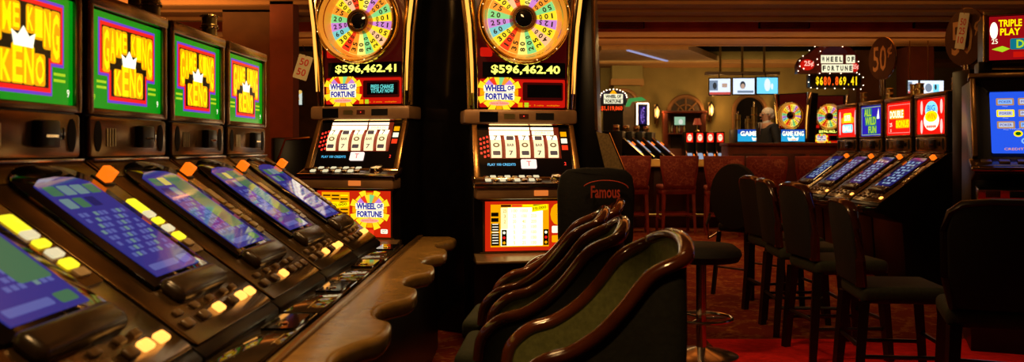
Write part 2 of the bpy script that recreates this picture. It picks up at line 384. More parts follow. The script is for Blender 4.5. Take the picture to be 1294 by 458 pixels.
SCR_T = glow('screen_teal', (.16, .27, .28), .8, .05); SCR_Y = glow('screen_yellow', (.6, .5, .1), .9, .05); SCR_D = glow('screen_navy', (.02, .02, .16), .6, .07)
def keno_screen(b, M, variant):
    if variant == 3:
        pale = glow('screen_pale', (.30, .42, .60), .9, .05); b.prism(rrect(-.155, .16, -.57, -.12, .03, 4), 0, .004, SCR_D, M)
        for r in range(9):
            for c in range(6):
                if (r*5+c*3) % 7 > 1: b.prism(rect(-.13+.045*c, -.095+.045*c, -.545+.042*r, -.52+.042*r), .004, .0045, [pale, SCR_T, pale][(r+c*2) % 3], M)
        return
    x0, x1, y0, y1 = -.155, .16, -.57, -.12
    b.prism([(x0, y0), (x1, y0), (x1+.008, (y0+y1)/2), (x1, y1-.02), (x1-.06, y1+.006), (0, y1+.014), (x0+.06, y1+.006), (x0, y1-.02), (x0-.008, (y0+y1)/2)], 0, .004, SCR_B, M)
    w = x1-x0
    for k in range(4):
        m = [SCR_T, SCR_G, SCR_Y if variant % 2 else SCR_G, SCR_T][(k+variant) % 4]
        b.prism(rrect(x0+.02+k*w*.235, x0+.02+k*w*.235+w*.2, y1-.075, y1-.03, .006, 2), .004, .0045, m, M)
    for k in range(3): b.prism(rrect(x0+.02+k*.07, x0+.075+k*.07, y1-.135, y1-.09, .006, 2), .004, .0045, [SCR_G, SCR_D, SCR_T][(k+variant) % 3], M)
    for r in range(8):
        for c in range(10):
            if (r*3+c*7+variant*5) % 4: b.prism(rect(x0+.02+c*.028, x0+.04+c*.028, y1-.175-r*.027, y1-.158-r*.027), .004, .0044, SCR_L if (r+c+variant) % 5 else SCR_T, M)
    if variant == 1: b.prism(rrect(x0+.17, x1-.01, y0+.1, y1-.02, .01, 2), .0043, .0048, SCR_G, M)
    b.prism(rrect(x0+.02, x0+.2, y0+.02, y0+.045, .006, 2), .004, .0045, SCR_L, M)
    b.prism(rrect(x0+.22, x1-.02, y0+.015, y0+.05, .008, 2), .004, .0045, SCR_G if variant == 1 else SCR_L, M)
def make_keno(loc, rz, label, art, variant=0, lit=(1, 1, 1), cat='slot machine', group='slant-top slot machines', yellow=True):
    root = empty('slot_machine', loc, rz, label, cat, group)
    X = 0.345
    # side profile in (forward, height)
    pf = [(-.34, 0), (.40, 0), (.44, .60), (.62, .68), (.675, .70), (.678, .76), (.66, .775), (0, 1.257), (-.34, 1.257)]
    SIDE = Matrix(((0,0,1,0),(-1,0,0,0),(0,1,0,0),(0,0,0,1)))   # polygon x->forward (-y), polygon y->z, extrude->x
    b = MB(); b.prism(pf, -X, X, BLACK, SIDE, bev=.006); b.build('cabinet', root)
    # metal skin of the slope with seams to its neighbours
    b = MB(); b.prism(rrect(-X+.006, X-.006, -SL+.012, -.004, .015, 3), 0, .008, DECK, S, bev=.002)
    b.prism(rrect(-X+.02, X-.02, -.105, -.012, .012, 3), .008, .012, BRONZE, S)
    b.build('slope_panel', root)
    # arched black bezel and screen
    b = MB(); arcp = [(-.222, -.60), (.222, -.60), (.222, -.13)] + [(.222*math.cos(t), -.13+.095*math.sin(t)) for t in [PI*i/12 for i in range(1, 12)]] + [(-.222, -.13)]
    b.prism(arcp, .008, .022, GLASSY, S, bev=.004); bz = b.build('screen_bezel', root)
    b = MB(); keno_screen(b, S @ Matrix.Translation((0, 0, .0225)), variant); b.build('screen', bz)
    # side strip of lit credit buttons
    b = MB(); b.prism(rrect(.232, .338, -.52, -.15, .012, 3), .008, .012, BRONZE, S); bst = b.build('button_strip', root)
    strip = [(-.235, .07, YB), (-.30, .03, WB), (-.338, .028, YB), (-.378, .03, WB), (-.42, .034, YB), (-.46, .03, CREAM)]
    for k, (y, h, m) in enumerate(strip):
        if not yellow: m = [CREAM, BRASS, BRASS, CREAM, BRASS, BRASS][k]
        b = MB(); b.prism(rrect(.255, .315, y-h, y, .007, 3), .008, .02, m, S, bev=.002); b.build('button', bst)
    b = MB(); b.box(.25, .325, -.155, -.095, .008, .02, BLACK, .004, M=S); b.box(.262, .312, -.145, -.105, .018, .062, ORB, .003, M=S); tag(b.build('service_light', root), 'glowing orange lamp block')
    # rounded rest under the screen
    b = MB(); b.box(-.19, .2, -.675, -.585, -.01, .045, LEATH if variant == 9 else mat('dark_gloss_plastic', (.03, .018, .01), .25, noise=.3), .03, M=S, seg=4); b.build('palm_rest', root)
    # play buttons
    cols = [-.27, -.15, -.03, .09, .17, .26]
    for k, x in enumerate(cols):
        on = (k == 2 and lit[0]) or (k == 4 and lit[1]) or (k == 5 and lit[2])
        b = MB(); b.box(x-.026, x+.026, -.755, -.722, .006, .022, AMBB if on else mat('dim_button', (.12, .07, .03), .3, noise=.2), .007, M=S, seg=3); b.build('button', root)
        if k < 5:
            b = MB(); b.box(x-.0, x+.045, -.708, -.684, .006, .018, mat('dim_button', (.12, .07, .03), .3, noise=.2), .006, M=S); b.build('button', root)
    # shelf in front
    b = MB(); b.box(-X+.004, X-.004, -.812, -.66, .70, .745, TRAY, .004)
    b.prism(rrect(.05, .28, -.80, -.70, .012, 3), .745, .753, GLASSY)
    b.lathe([(0, .757), (.018, .757), (.022, .751), (.022, .745)], CHROME, Matrix.Translation((.12, -.75, 0)), 12)
    b.build('tray', root)
    # top box with its glass
    b = MB(); b.box(-.325, .325, -.002, .30, 1.262, 1.85, BLACK, .015); tb = b.build('top_box', root)
    b = MB()
    fr = .03
    b.box(-.325, .325, -.03, 0, 1.795, 1.845, BRONZE2, .012); b.box(-.325, .325, -.022, 0, 1.418, 1.442, BRONZE, .006)
    for s in (-1, 1): b.box(*sorted((s*.325, s*.294)), -.024, 0, 1.42, 1.83, BRONZE2, .008)
    b.build('sign_frame', tb)
    b = MB(); art(b, upface(0, -.004, 1.616)); b.build('lit_sign', root)
    # speaker and bill panel
    b = MB(); M = upface(0, -.004, 1.343)
    b.prism(rrect(-.315, .315, -.072, .070, .015, 3), 0, .014, BRONZE, M, bev=.003)
    for s in (-1, 1): b.prism(ell(s*.262, 0, .026, .055, 18), .014, .0165, BLACKM, M)
    b.box(-.315, .315, -.086, -.076, 0, .03, STEEL, .003, M=M)
    for k in range(4): b.prism(rect(-.2+.02*k, -.192+.02*k, -.035, .03), .014, .018, BRASS, M)
    spk = b.build('speaker_panel', root)
    b = MB(); b.box(.03, .14, -.04, .045, .012, .045, BLACK, .008, M=M); b.box(.16, .21, -.015, .025, .012, .022, GLASSY, .003, M=M); b.box(.05, .12, -.008, .0, .045, .048, CHROME, M=M)
    b.build('bill_acceptor', spk)
    return root
art0 = keno_art
kl = ['slant-top keno machine whose green sign is cropped by the picture edge', 'slant-top keno machine with green GAME KING sign, second along the row of four signs',
      'slant-top keno machine with green sign between two brass lamp towers, third along the row', 'slant-top keno machine with green sign, last of its row, beside the wheel machine']
for k in range(-2, 4):
    lab = kl[k] if k >= 0 else ['slant-top keno machine nearest the picture corner, only its screen and buttons showing', 'slant-top keno machine nearest the camera, mostly beyond the picture edge'][-1-k]
    make_keno((-1.5, 2.6+.7*k, 0), PI/2, lab, keno_art, (k+2) % 3 if k != 1 else 1, (1, 1, 1) if k in (0, 2) else ((0, 1, 1) if k != 1 else (1, 0, 0)), group='keno machines with green signs', yellow=(k < 1))
# the posts and brass lamp towers in the gaps between top boxes
def lamp_tower(x, y, z, label, tall=1, group='brass lamp towers on the machine tops', post=0):
    root = empty('lamp_tower', (x, y, z), 0, label, 'lamp tower', group)
    if post:
        b = MB(); b.cyl(.018, -post, 0, BLACK); b.build('post', root)
    for k in range(2):
        b = MB(); z0 = .058*k
        b.lathe([(0, z0), (.038, z0), (.042, z0+.006), (.036, z0+.012), (.036, z0+.046), (.042, z0+.052), (.038, z0+.058), (0, z0+.058)], BRASS, n=18)
        for a in range(9): b.ball((.041*math.cos(a*2*PI/9), .041*math.sin(a*2*PI/9), z0+.052), .005, CHROME, 6)
        b.build('lamp_stage', root)
    return root
lamp_tower(-1.56, 4.34, 1.85, 'brass lamp tower between the two farthest green signs', post=.1)
lamp_tower(-1.56, 3.66, 1.85, 'brass lamp tower cropped by the frame top, between second and third green signs', post=.1)
lamp_tower(-1.66, 4.30-.55, 1.85, 'brass lamp tower just behind the cropped one, mostly hidden by it')

# ------------------------------------------------------------------ padded armrest with finger scallops
def armrest():
    root = empty('armrest', (-.65, 1.0, .0), 0, 'tan padded armrest with scalloped edge running along the keno machines', 'armrest')
    pts = []; n = 14; L = 4.5; p = .70; y = 0
    for c in range(7):
        y0 = -.2+.7*c
        for i in range(n):
            t = i/n; yy = y0+t*p
            # notch bites in, then a rounded nose
            if t < .62: d = .215-.085*math.sin(PI*t/.62)**.7
            else: d = .215+.012*math.sin(PI*(t-.62)/.38)
            pts.append((d, yy))
    poly = [(0, -.2)] + [q for q in pts] + [(.2, 4.7), (0, 4.7)]
    poly = [(x, min(yy, 4.62)) for x, yy in poly if yy <= 4.62] 
    poly = poly + [(.18, 4.70), (0.0, 4.70)] if poly[-1][0] != 0 else poly[:-1] + [(.18, 4.70), (0, 4.70)]
    bm = bmesh.new(); f = bm.faces.new([bm.verts.new((a, c, .655)) for a, c in poly])
    r = bmesh.ops.extrude_face_region(bm, geom=[f])
    for v in r['geom']:
        if isinstance(v, bmesh.types.BMVert): v.co.z = .725
    bmesh.ops.recalc_face_normals(bm, faces=bm.faces[:])
    ed = [e for e in bm.edges if abs(e.verts[0].co.z-e.verts[1].co.z) < 1e-5 and e.verts[0].co.x+e.verts[1].co.x > .05]
    bmesh.ops.bevel(bm, geom=ed, offset=.024, segments=4, profile=.5, affect='EDGES')
    b = MB(); b.frombm(bm, LEATH, None, True); b.build('padded_top', root)
    b = MB(); b.box(-.01, .10, -.2, 4.68, 0, .66, BLACK, .004); b.build('front_panel', root)
    b = MB(); b.box(-.033, 0.004, -.2, 4.69, .60, .735, BRONZE, .006); b.build('inner_rail', root)
armrest()

# ------------------------------------------------------------------ wheel slot machines
WC = {'y': lin(255, 225, 40), 'o': lin(250, 150, 40), 'g': lin(130, 215, 130), 'p': lin(200, 130, 210), 'r': lin(235, 60, 25), 'l': lin(255, 240, 120), 's': lin(250, 190, 140), 't': lin(120, 200, 200)}
WM = {k: glow('wedge_'+k, v, 1.05, .3) for k, v in WC.items()}
INK = mat('black_print', (.01, .008, .008), .5, noise=.2)
def wheel_art(b, M, r):
    seq = 'ygoplyrsyogptyrolgysyp'; nums = ['100', '50', '200', '25', '1000', '40', '150', '30', '500', '75', '20', '250', '60', '300', '100', '35', '80', '200', '25', '400', '50', '125']
    n = 22
    for i in range(n):
        a0 = 2*PI*i/n; a1 = 2*PI*(i+1)/n
        b.prism([(0, 0)] + [(r*math.cos(a0+(a1-a0)*j/3), r*math.sin(a0+(a1-a0)*j/3)) for j in range(4)], 0, .001, WM[seq[i]], M)
        am = (a0+a1)/2; st = nums[i]
        for j, ch in enumerate(st):
            rr = r*(.88-.5*(j+.1)/max(3, len(st)))
            b.text(ch, rr*math.cos(am), rr*math.sin(am), r*.10*(1.1 if rr > r*.6 else .8)*(.4 if ch == '1' else 1), r*.15, INK, M, .002, .03, am+PI)
BURST = E('burst_yellow', 255, 215, 30, 1.2); BADW = E('badge_white', 255, 245, 215, 1.2); LETB = glow('blue_print', lin(35, 45, 175), .8)
REDG = E('glass_red', 205, 22, 10, .9); REDH = E('glass_red_hot', 245, 60, 25, 1.0); REDD = E('glass_red_dark', 70, 5, 5, .6)
def wof_badge(b, M, cx, cy, r):
    for i in range(16):
        a = 2*PI*i/16; rr = r*(1.18 if i % 2 else 1.02)
        b.prism([(cx+rr*math.cos(a-.17), cy+rr*.95*math.sin(a-.17)), (cx+rr*math.cos(a+.17), cy+rr*.95*math.sin(a+.17)), (cx+r*.2*math.cos(a+.3), cy+r*.2*math.sin(a+.3)), (cx+r*.2*math.cos(a-.3), cy+r*.2*math.sin(a-.3))], .002, .003, BURST if i % 4 else KO, M)
    for i, m in enumerate(('p', 'o', 'g', 'y', 'r', 'p')):
        a0 = R(30+20*i); a1 = R(50+20*i)
        b.prism([(cx, cy+r*.1), (cx+r*.85*math.cos(a0), cy+r*.85*math.sin(a0)), (cx+r*.85*math.cos(a1), cy+r*.85*math.sin(a1))], .0034, .0038, WM[m], M)
    b.prism(rrect(cx-r*.82, cx+r*.82, cy+r*.02, cy+r*.38, r*.06, 3), .004, .0045, BADW, M); b.prism(rrect(cx-r*.78, cx+r*.8, cy-r*.40, cy-r*.0, r*.06, 3), .004, .0045, BADW, M)
    b.text('WHEEL', cx-r*.2, cy+r*.21, r*1.15, r*.34, LETB, M, .005, .05); b.text('OF', cx+r*.6, cy+r*.22, r*.35, r*.26, LETB, M, .005, .05)
    b.text('FORTUNE', cx, cy-r*.22, r*1.45, r*.34, LETB, M, .005, .05)
    b.prism(ell(cx, cy-r*.58, r*.55, r*.12, 14), .004, .0045, E('rose_ribbon', 255, 170, 140, 1.1), M); b.text('Special Edition', cx, cy-r*.58, r*.9, r*.14, KR, M, .005)
def make_wof(loc, rz, label, amount, belly, msg, group):
    root = empty('wheel_slot_machine', loc, rz, label, 'slot machine', group)
    SIDE = Matrix(((0,0,1,0),(-1,0,0,0),(0,1,0,0),(0,0,0,1)))
    X = .34
    # lower cabinet
    b = MB(); b.prism([(-.4, 0), (.16, 0), (.16, 1.02), (.18, 1.06), (.20, 1.10), (-.0, 1.46), (-.4, 1.46)], -X, X, BLACK, SIDE, bev=.006); b.build('cabinet', root)
    # top box that flares upward
    b = MB(); b.prism([(-.30, 1.55), (.30, 1.55), (.37, 2.62), (-.37, 2.62)], -.0, -.38, BLACK, upface(0, 0, 0)); b.build('top_box', root)
    # red glass
    M = upface(0, -.006, 0)
    b = MB(); b.prism([(-.29, 1.565), (.29, 1.565), (.31, 2.6), (-.31, 2.6)], 0, .004, REDD, M)
    b.prism(rrect(-.285, .285, 1.57, 1.755, .01, 3), .004, .005, REDG, M)
    b.prism(rrect(-.285, -.03, 1.58, 1.75, .06, 4), .005, .0055, REDH, M)
    wof_badge(b, M @ Matrix.Translation((0, 0, .004)), -.155, 1.668, .125)
    b.text('3 coins   3 coins   multiplier', .12, 1.583, .26, .012, KO, M, .0062); b.prism(rect(-.03, .0, 1.572, 1.602), .0056, .006, KO, M); b.prism(rect(.012, .04, 1.572, 1.602), .0056, .006, KYG, M)
    b.prism(rrect(-.28, -.20, 1.9, 1.96, .01, 2), .004, .005, REDG, M); b.build('lit_glass', root)
    b = MB(); b.prism(rect(-.265, .285, 1.765, 1.865), .004, .014, GLASSY, M); b.text(amount, .02, 1.815, .46, .066, LEDY, M, .0155, .03); b.build('jackpot_display', root)
    b = MB(); b.prism(rrect(.0, .27, 1.615, 1.735, .01, 3), .004, .012, REDD, M); b.prism(rect(.03, .26, 1.635, 1.72), .012, .014, GLASSY, M)
    if msg:
        c = glow('teal_text', (.15, .8, .75), 1.0)
        b.text('PRESS CHANGE', .145, 1.69, .17, .03, c, M, .0155, .02); b.text('TO PLAY NOW', .145, 1.66, .17, .026, c, M, .0155, .02)
    b.build('message_display', root)
    # gold bowl, wheel and hub
    W = upface(-.005, -.085, 2.145)
    b = MB(); b.lathe([(.274, .062), (.284, .072), (.296, .06), (.302, .0), (.29, -.05)], GOLD, W, 48); b.lathe([(.232, -.05), (.246, .0), (.260, .035), (.274, .062)], mat('gold_ring_added_glow', (.7, .35, .05), .3, .3, (1, .42, .04), .26), W, 48)  # slight emission added to the gold inner wall so it looks lit
    b.lathe([(.252, .02), (.256, .028)], CHROME, W, 48); wr = b.build('wheel_ring', root)
    for k in range(12):
        b = MB(); a = 2*PI*(k+.5)/12; b.ball((.285*math.cos(a), .285*math.sin(a), .073), .0045, BULB, 6, M=W); b.build('bulb', wr)
    b = MB(); b.cyl(.232, -.058, -.05, WM['l'], W, 44); wheel_art(b, W @ Matrix.Translation((0, 0, -.049)), .230)
    wh = b.build('wheel', root)
    b = MB(); b.lathe([(.088, -.048), (.088, -.0), (.078, .02), (.062, .02), (.055, .0)], mat('copper_trim', (.5, .2, .07), .2, .9, noise=.2), W, 28); b.lathe([(.056, .004), (.03, .014), (0, .018)], GLASSY, W, 24)
    b.build('wheel_hub', wh)
    # chrome side wings
    for s in (-1, 1):
        b = MB(); pts = [(s*.315, -.012, 1.56), (s*.322, -.02, 1.8), (s*.335, -.03, 2.05), (s*.36, -.03, 2.3), (s*.40, -.02, 2.62)]
        b.tube(pts, .03, CHROME, 12, rr=[.022, .028, .034, .04, .046]); b.tube([(p[0]+s*.035, p[1]+.02, p[2]) for p in pts], .012, BRONZE2, 8)
        b.add([(s*.315, -.03, 1.58), (s*.352, -.004, 1.58), (s*.36, -.01, 2.0), (s*.325, -.045, 2.0), (s*.39, -.01, 2.3), (s*.345, -.05, 2.3), (s*.44, 0, 2.62), (s*.385, -.05, 2.62)], [[0, 1, 2, 3], [3, 2, 4, 5], [5, 4, 6, 7]] if s > 0 else [[3, 2, 1, 0], [5, 4, 2, 3], [7, 6, 4, 5]], GOLD, None, True)  # gold facing stands in for golden reflections on the chrome
        b.build('chrome_wing', root)
        b = MB(); b.tube([(s*.338, -.05, 1.66), (s*.342, -.056, 1.86), (s*.356, -.062, 2.1), (s*.385, -.062, 2.35)], .01, glow('added_wing_glow', (1, .42, .06), 1.5 ), 8, rr=[.005, .010, .012, .014]); b.build('wing_glow_tube', root)  # glowing tube added for the golden shine along the wing
    # neck with the bill slots
    b = MB(); b.box(-.39, .36, -.055, .2, 1.46, 1.555, mat('brown_neck', (.30, .16, .075), .4, .2, noise=.2), .02)
    N = upface(0, -.056, 1.508); b.prism(rect(-.29, -.17, -.035, .03), 0, .004, GLASSY, N); b.prism(rect(-.13, -.06, -.012, .018), 0, .003, BRASS, N); b.prism(rect(-.03, .03, -.012, .018), 0, .003, MAHOD, N); b.prism(rect(.08, .2, -.02, .024), 0, .003, BLACKM, N)
    b.ball((.0, .003, .004), .004, LEDR, 6, M=N); b.build('neck_panel', root)
    # sloping reel window
    T, L = slope(-.0, 1.462, .20, 1.10)
    b = MB()
    for s in (-1, 1): b.prism([(s*.335, 0), (s*.305, 0), (s*.305, -L), (s*.345, -L)][::-s], 0, .03, BRONZE2, T, bev=.004)
    b.box(-.335, .335, -.022, .004, 0, .034, CHROME, .005, M=T); b.box(-.345, .345, -L-.015, -L+.008, -.01, .034, CHROME, .005, M=T); b.build('reel_frame', root)
    b = MB(); b.prism(rect(-.305, .305, -L, -.02), 0, .006, GLASSY, T)
    b.prism(rect(-.23, .235, -.262, -.03), .006, .008, mat('reel_surround', (.25, .02, .01), .4, noise=.2), T)
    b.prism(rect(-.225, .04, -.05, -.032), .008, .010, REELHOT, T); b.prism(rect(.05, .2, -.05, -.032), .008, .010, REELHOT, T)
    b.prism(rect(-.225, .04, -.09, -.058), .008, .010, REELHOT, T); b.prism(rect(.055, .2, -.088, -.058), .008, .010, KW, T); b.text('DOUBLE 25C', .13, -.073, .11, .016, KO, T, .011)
    for k in range(3): b.prism(rect(.245, .285, -.10-.05*k, -.065-.05*k), .008, .010, [KO, BADW, REDH][k], T)
    b.build('reel_glass', root)
    for k in range(5):
        x = -.19+.093*k; b = MB(); n = 8
        vs = []; fs = []
        for i in range(n+1):
            t = -1+2*i/n; yy = -.177+t*.082; zz = .012+.022*(1-t*t)
            vs += [(x-.034, yy, zz), (x+.034, yy, zz)]
        for i in range(n): fs.append([2*i, 2*i+1, 2*i+3, 2*i+2])
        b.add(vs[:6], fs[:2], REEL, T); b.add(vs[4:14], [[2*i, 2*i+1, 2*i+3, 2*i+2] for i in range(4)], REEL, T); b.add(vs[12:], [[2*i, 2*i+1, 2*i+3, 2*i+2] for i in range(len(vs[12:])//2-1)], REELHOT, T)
        sym = glow('reel_symbol', (.30, .2, .08), .7); sy2 = glow('reel_symbol_dark', (.14, .10, .10), .6)
        for j in range(3):
            yy = -.235+.055*j; zz = .032+.006*(j == 1)
            kind = (j+k*2) % 4
            if kind == 0: b.prism(rrect(x-.024, x+.024, yy-.015, yy+.015, .005, 2), zz, zz+.001, sy2, T)
            elif kind == 1: b.prism(ell(x, yy, .022, .017, 12), zz, zz+.001, sym, T); b.prism(ell(x, yy, .011, .008, 10), zz+.001, zz+.002, REEL, T)
            elif kind == 2: b.text('7', x, yy, .026, .034, sy2, T, zz+.001, .02)
            else: b.text('BAR', x, yy, .046, .022, sy2, T, zz+.001, .02)
        b.build('reel', root)
    b = MB()
    for c in range(3):
        for r in range(5-(c == 0)): b.text('88'[:1+(c+r) % 2], -.285+.022*c, -.12-.034*r+.008*c, .014, .018, LEDR, T, .0075, .02)
    b.build('number_display', root)
    b = MB(); b.text('PLAY 100 CREDITS', -.16, -.305, .18, .018, LEDC, T, .0075, .01); b.build('credit_display', root)
    b = MB(); b.text('2', .255, -.3, .014, .022, LEDR, T, .0075); b.build('coin_display', root)
    b = MB(); b.prism(rrect(-.035, .065, -.335, -.272, .006, 2), .007, .016, E('logo_pink', 255, 225, 215, 1.3), T); b.text('T', .015, -.303, .03, .036, KR, T, .0165); b.build('logo_plate', root)
    # button shelf
    D, DL = slope(.17, 1.13, .30, 1.085)
    b = MB(); b.prism(rrect(-X-.02, X+.02, -DL, .0, .02, 3), -.03, .0, mat('shelf_dark', (.03, .015, .01), .18, .3, noise=.3), D, bev=.006)
    b.box(-X-.02, X+.02, -.325, -.295, 1.055, 1.088, CHROME, .01); b.box(-X, X, -.31, -.16, .985, 1.06, mat('brown_neck', (.30, .16, .075), .4, .2, noise=.2), .012); b.build('button_shelf', root)
    for k in range(8):
        b = MB(); x = -.27+.046*k; b.box(x-.018, x+.018, -.06, -.03, 0, .014, WB if k % 2 else CHROME, .004, M=D); b.box(x-.01, x+.026, -.11, -.08, 0, .012, CHROME if k % 2 else WB, .004, M=D); b.build('button', root)
    b = MB(); b.lathe([(0, .03), (.04, .026), (.05, .012), (.052, 0)], CHROME, D @ Matrix.Translation((.19, -.06, 0)), 20); b.build('spin_button', root)
    b = MB(); b.box(.02, .11, -.316, -.30, 1.005, 1.04, glow('slot_orange', (1, .25, .04), .7), .004); b.build('ticket_slot', root)
    # belly glass
    B = upface(0, -.165, 0)
    b = MB(); b.prism([(-.34, .60), (.34, .60), (.34, .99), (-.34, .99)], 0, .012, BLACK, B)
    for q in ((-.30, .30, .965, .975), (-.30, .30, .635, .645)): b.box(*q, .012, .02, BRONZE, .003, M=B)
    for s in (-1, 1): b.box(*sorted((s*.275, s*.285)), .64, .97, .012, .022, BRONZE, .003, M=B)
    b.build('belly_frame', root)
    b = MB(); b.prism(rect(-.27, .27, .65, .965), .012, .016, E('belly_red', 215, 40, 10, .9), B)
    if belly == 'pay':
        b.prism(rect(-.235, .14, .675, .945), .016, .017, KO, B); hot = glow('pay_hot', (1, .88, .45), 2.6); hot2 = glow('pay_warm', (1, .78, .35), 1.5); b.prism(rect(-.17, .10, .682, .925), .017, .018, hot, B)
        b.prism(rect(-.17, -.125, .79, .925), .018, .0183, hot2, B)
        tx = mat('pay_print', (.55, .38, .05), .5, noise=.1); pt = glow('pay_text', (.62, .42, .05), .8)
        rows = [('25', '100', '1000', ''), ('3', '25', '100', '250'), ('2', '20', '40', '200'), ('', '5', '25', '100'), ('', '5', '20', '100'), ('', '5', '20', '100'), ('', '5', '25', '100')]
        for r, row in enumerate(rows):
            for c, tt in enumerate(row):
                if tt: b.text(tt, -.145+.062*c, .905-.034*r, .012*len(tt), .022, pt, B, .019, .01)
        b.prism([(.03, .895), (.135, .91), (.13, .945), (.03, .935)], .0185, .0195, KY, B); b.text('10,000', .081, .921, .085, .02, INK, B, .0205, .01, .12)
        for y0, h in ((.93, .02), (.895, .03), (.86, .03)): b.prism(rect(-.232, -.185, y0-.025, y0), .0175, .0185, [KK, REDH, KO][int(h*100) % 3], B)
        for y0, h in ((.825, .05), (.765, .08)): b.prism(rect(-.232, -.18, y0-h, y0), .0175, .0185, KK, B)
        for r in range(8): b.prism(rect(-.225, -.187, .818-.017*r, .823-.017*r), .0186, .019, BADW, B)
        for x0 in (-.165, .105):
            b.prism(rect(x0, x0+.033, .684, .785), .0187, .0195, KK, B)
            for r in range(3): b.ball((x0+.016, .702+.032*r, .0196), .010, [KO, KR, BADW][r], 8, (1, 1, .1), B)
        for r in range(2): b.prism(rrect(.16, .23, .70+.06*r, .745+.06*r, .006, 2), .016, .0175, [KO, BADW][r], B)
        b.prism(ell(.2, .88, .05, .07, 12), .016, .017, KO, B)
        for k, m in enumerate((REDD, REDH, KY, KGD)): b.prism(rect(-.17+.07*k, -.105+.07*k, .93, .943), .0185, .019, m, B)
    else:
        b.prism(rect(-.235, -.03, .72, .955), .016, .0175, KO, B)
        for r in range(9):
            for c in range(3): b.prism(rect(-.225+.065*c, -.17+.065*c, .735+.024*r, .745+.024*r), .0176, .0182, [KK, KY, REDD][(r+c) % 3], B)
        b.prism([(-.17, .84), (-.03, .86), (-.03, .89), (-.17, .87)], .0184, .0192, KY, B); b.text('10,000', -.10, .866, .11, .02, INK, B, .0198, .01, .14)
        wof_badge(b, B @ Matrix.Translation((0, 0, .016)), .12, .835, .125)
        b.prism(rrect(.2, .25, .675, .705, .006, 2), .0165, .0172, BADW, B); b.text('GT', .225, .69, .03, .02, INK, B, .0176)
        b.prism(rect(-.25, .15, .665, .70), .0165, .0172, REDH, B)
    b.build('belly_glass', root)
    b = MB(); b.prism([(.14, .585), (.30, .585), (.30, .60), (.19, .635), (.14, .64)], -X, X, mat('base_ledge', (.24, .15, .07), .3, .4, noise=.2), SIDE, bev=.004); b.build('coin_ledge', root)
    return root
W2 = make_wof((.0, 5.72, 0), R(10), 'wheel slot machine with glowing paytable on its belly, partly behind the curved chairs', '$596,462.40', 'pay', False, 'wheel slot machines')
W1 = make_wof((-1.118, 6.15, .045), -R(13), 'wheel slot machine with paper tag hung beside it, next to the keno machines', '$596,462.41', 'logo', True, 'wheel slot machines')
# black cabinets of the carousel behind and beside them
b = MB(); b.box(-.36, .36, -.34, .2, 0, .044, BLACK, .008); o = b.build('machine_plinth'); o.location = (-1.118, 6.15, 0); o.rotation_euler.z = -R(13); tag(o, 'low black plinth under the wheel machine next to the keno row', 'plinth')
def carousel():
    b = MB(); b.prism([(-.86, 6.38), (-.30, 6.02), (-.3, 6.9), (-1.4, 7.3)], 0, 3.2, mat('black_lacquer', (.004, .003, .003), .15, noise=.3, spec=.2), bev=.02)
    tag(b.build('carousel_column'), 'tall black glossy cabinet column between the two wheel slot machines', 'cabinet column')
    root = empty('side_facing_slot_machine', (.52, 6.35, 0), R(80), 'black slot machine seen from its side with a tan slanted edge panel', 'slot machine')
    SIDE = Matrix(((0,0,1,0),(-1,0,0,0),(0,1,0,0),(0,0,0,1)))
    b = MB(); b.prism([(-.15, 0), (.10, 0), (.12, 1.05), (.20, 1.08), (.04, 1.43), (.0, 2.7), (-.15, 2.7)], -.22, .22, BLACK, SIDE, bev=.008); b.build('cabinet', root)
    b = MB(); b.prism([(.125, 1.06), (.27, 1.06), (.13, 1.40), (.04, 1.42)], -.232, -.21, mat('tan_side_panel', (.3, .2, .08), .45, .2, noise=.3, scale=60), SIDE); b.tube([(-.235, -.275, 1.06), (-.235, -.13, 1.41)], .006, CHROME, 8); b.build('side_panel', root)
    b = MB(); b.tube([(-.22, -.04, 1.43), (-.22, -.02, 2.0), (-.22, -.01, 2.68)], .012, BRONZE2, 8); b.build('edge_trim', root)
carousel()
def paper_tag(x, y, z, rz, w, h, lines, name, label, tilt):
    root = empty(name, (x, y, z), rz, label, 'tag'); M = upface(0, 0, 0) @ Matrix.Rotation(R(tilt), 4, 'Z')
    b = MB(); b.prism(rrect(-w/2, w/2, -h/2, h/2, .006, 2), 0, .002, PAPER, M)
    for t, yy, ww, hh in lines: b.text(t, 0, yy*h, ww*w, hh*h, PAPERRED, M, .003, .02)
    b.build('card', root)
    b = MB(); b.tube([M @ Vector((0, h*.46, .001)), Vector((0, 0, h*.5+.07))], .0025, CHROME, 5); b.build('hanging_string', root)
paper_tag(-1.525, 6.05, 1.865, 0, .10, .17, [('50', .22, .62, .3), ('50', -.2, .62, .3)], 'paper_tag', 'tan paper tag with red print hanging tilted beside a wheel slot machine', -17)

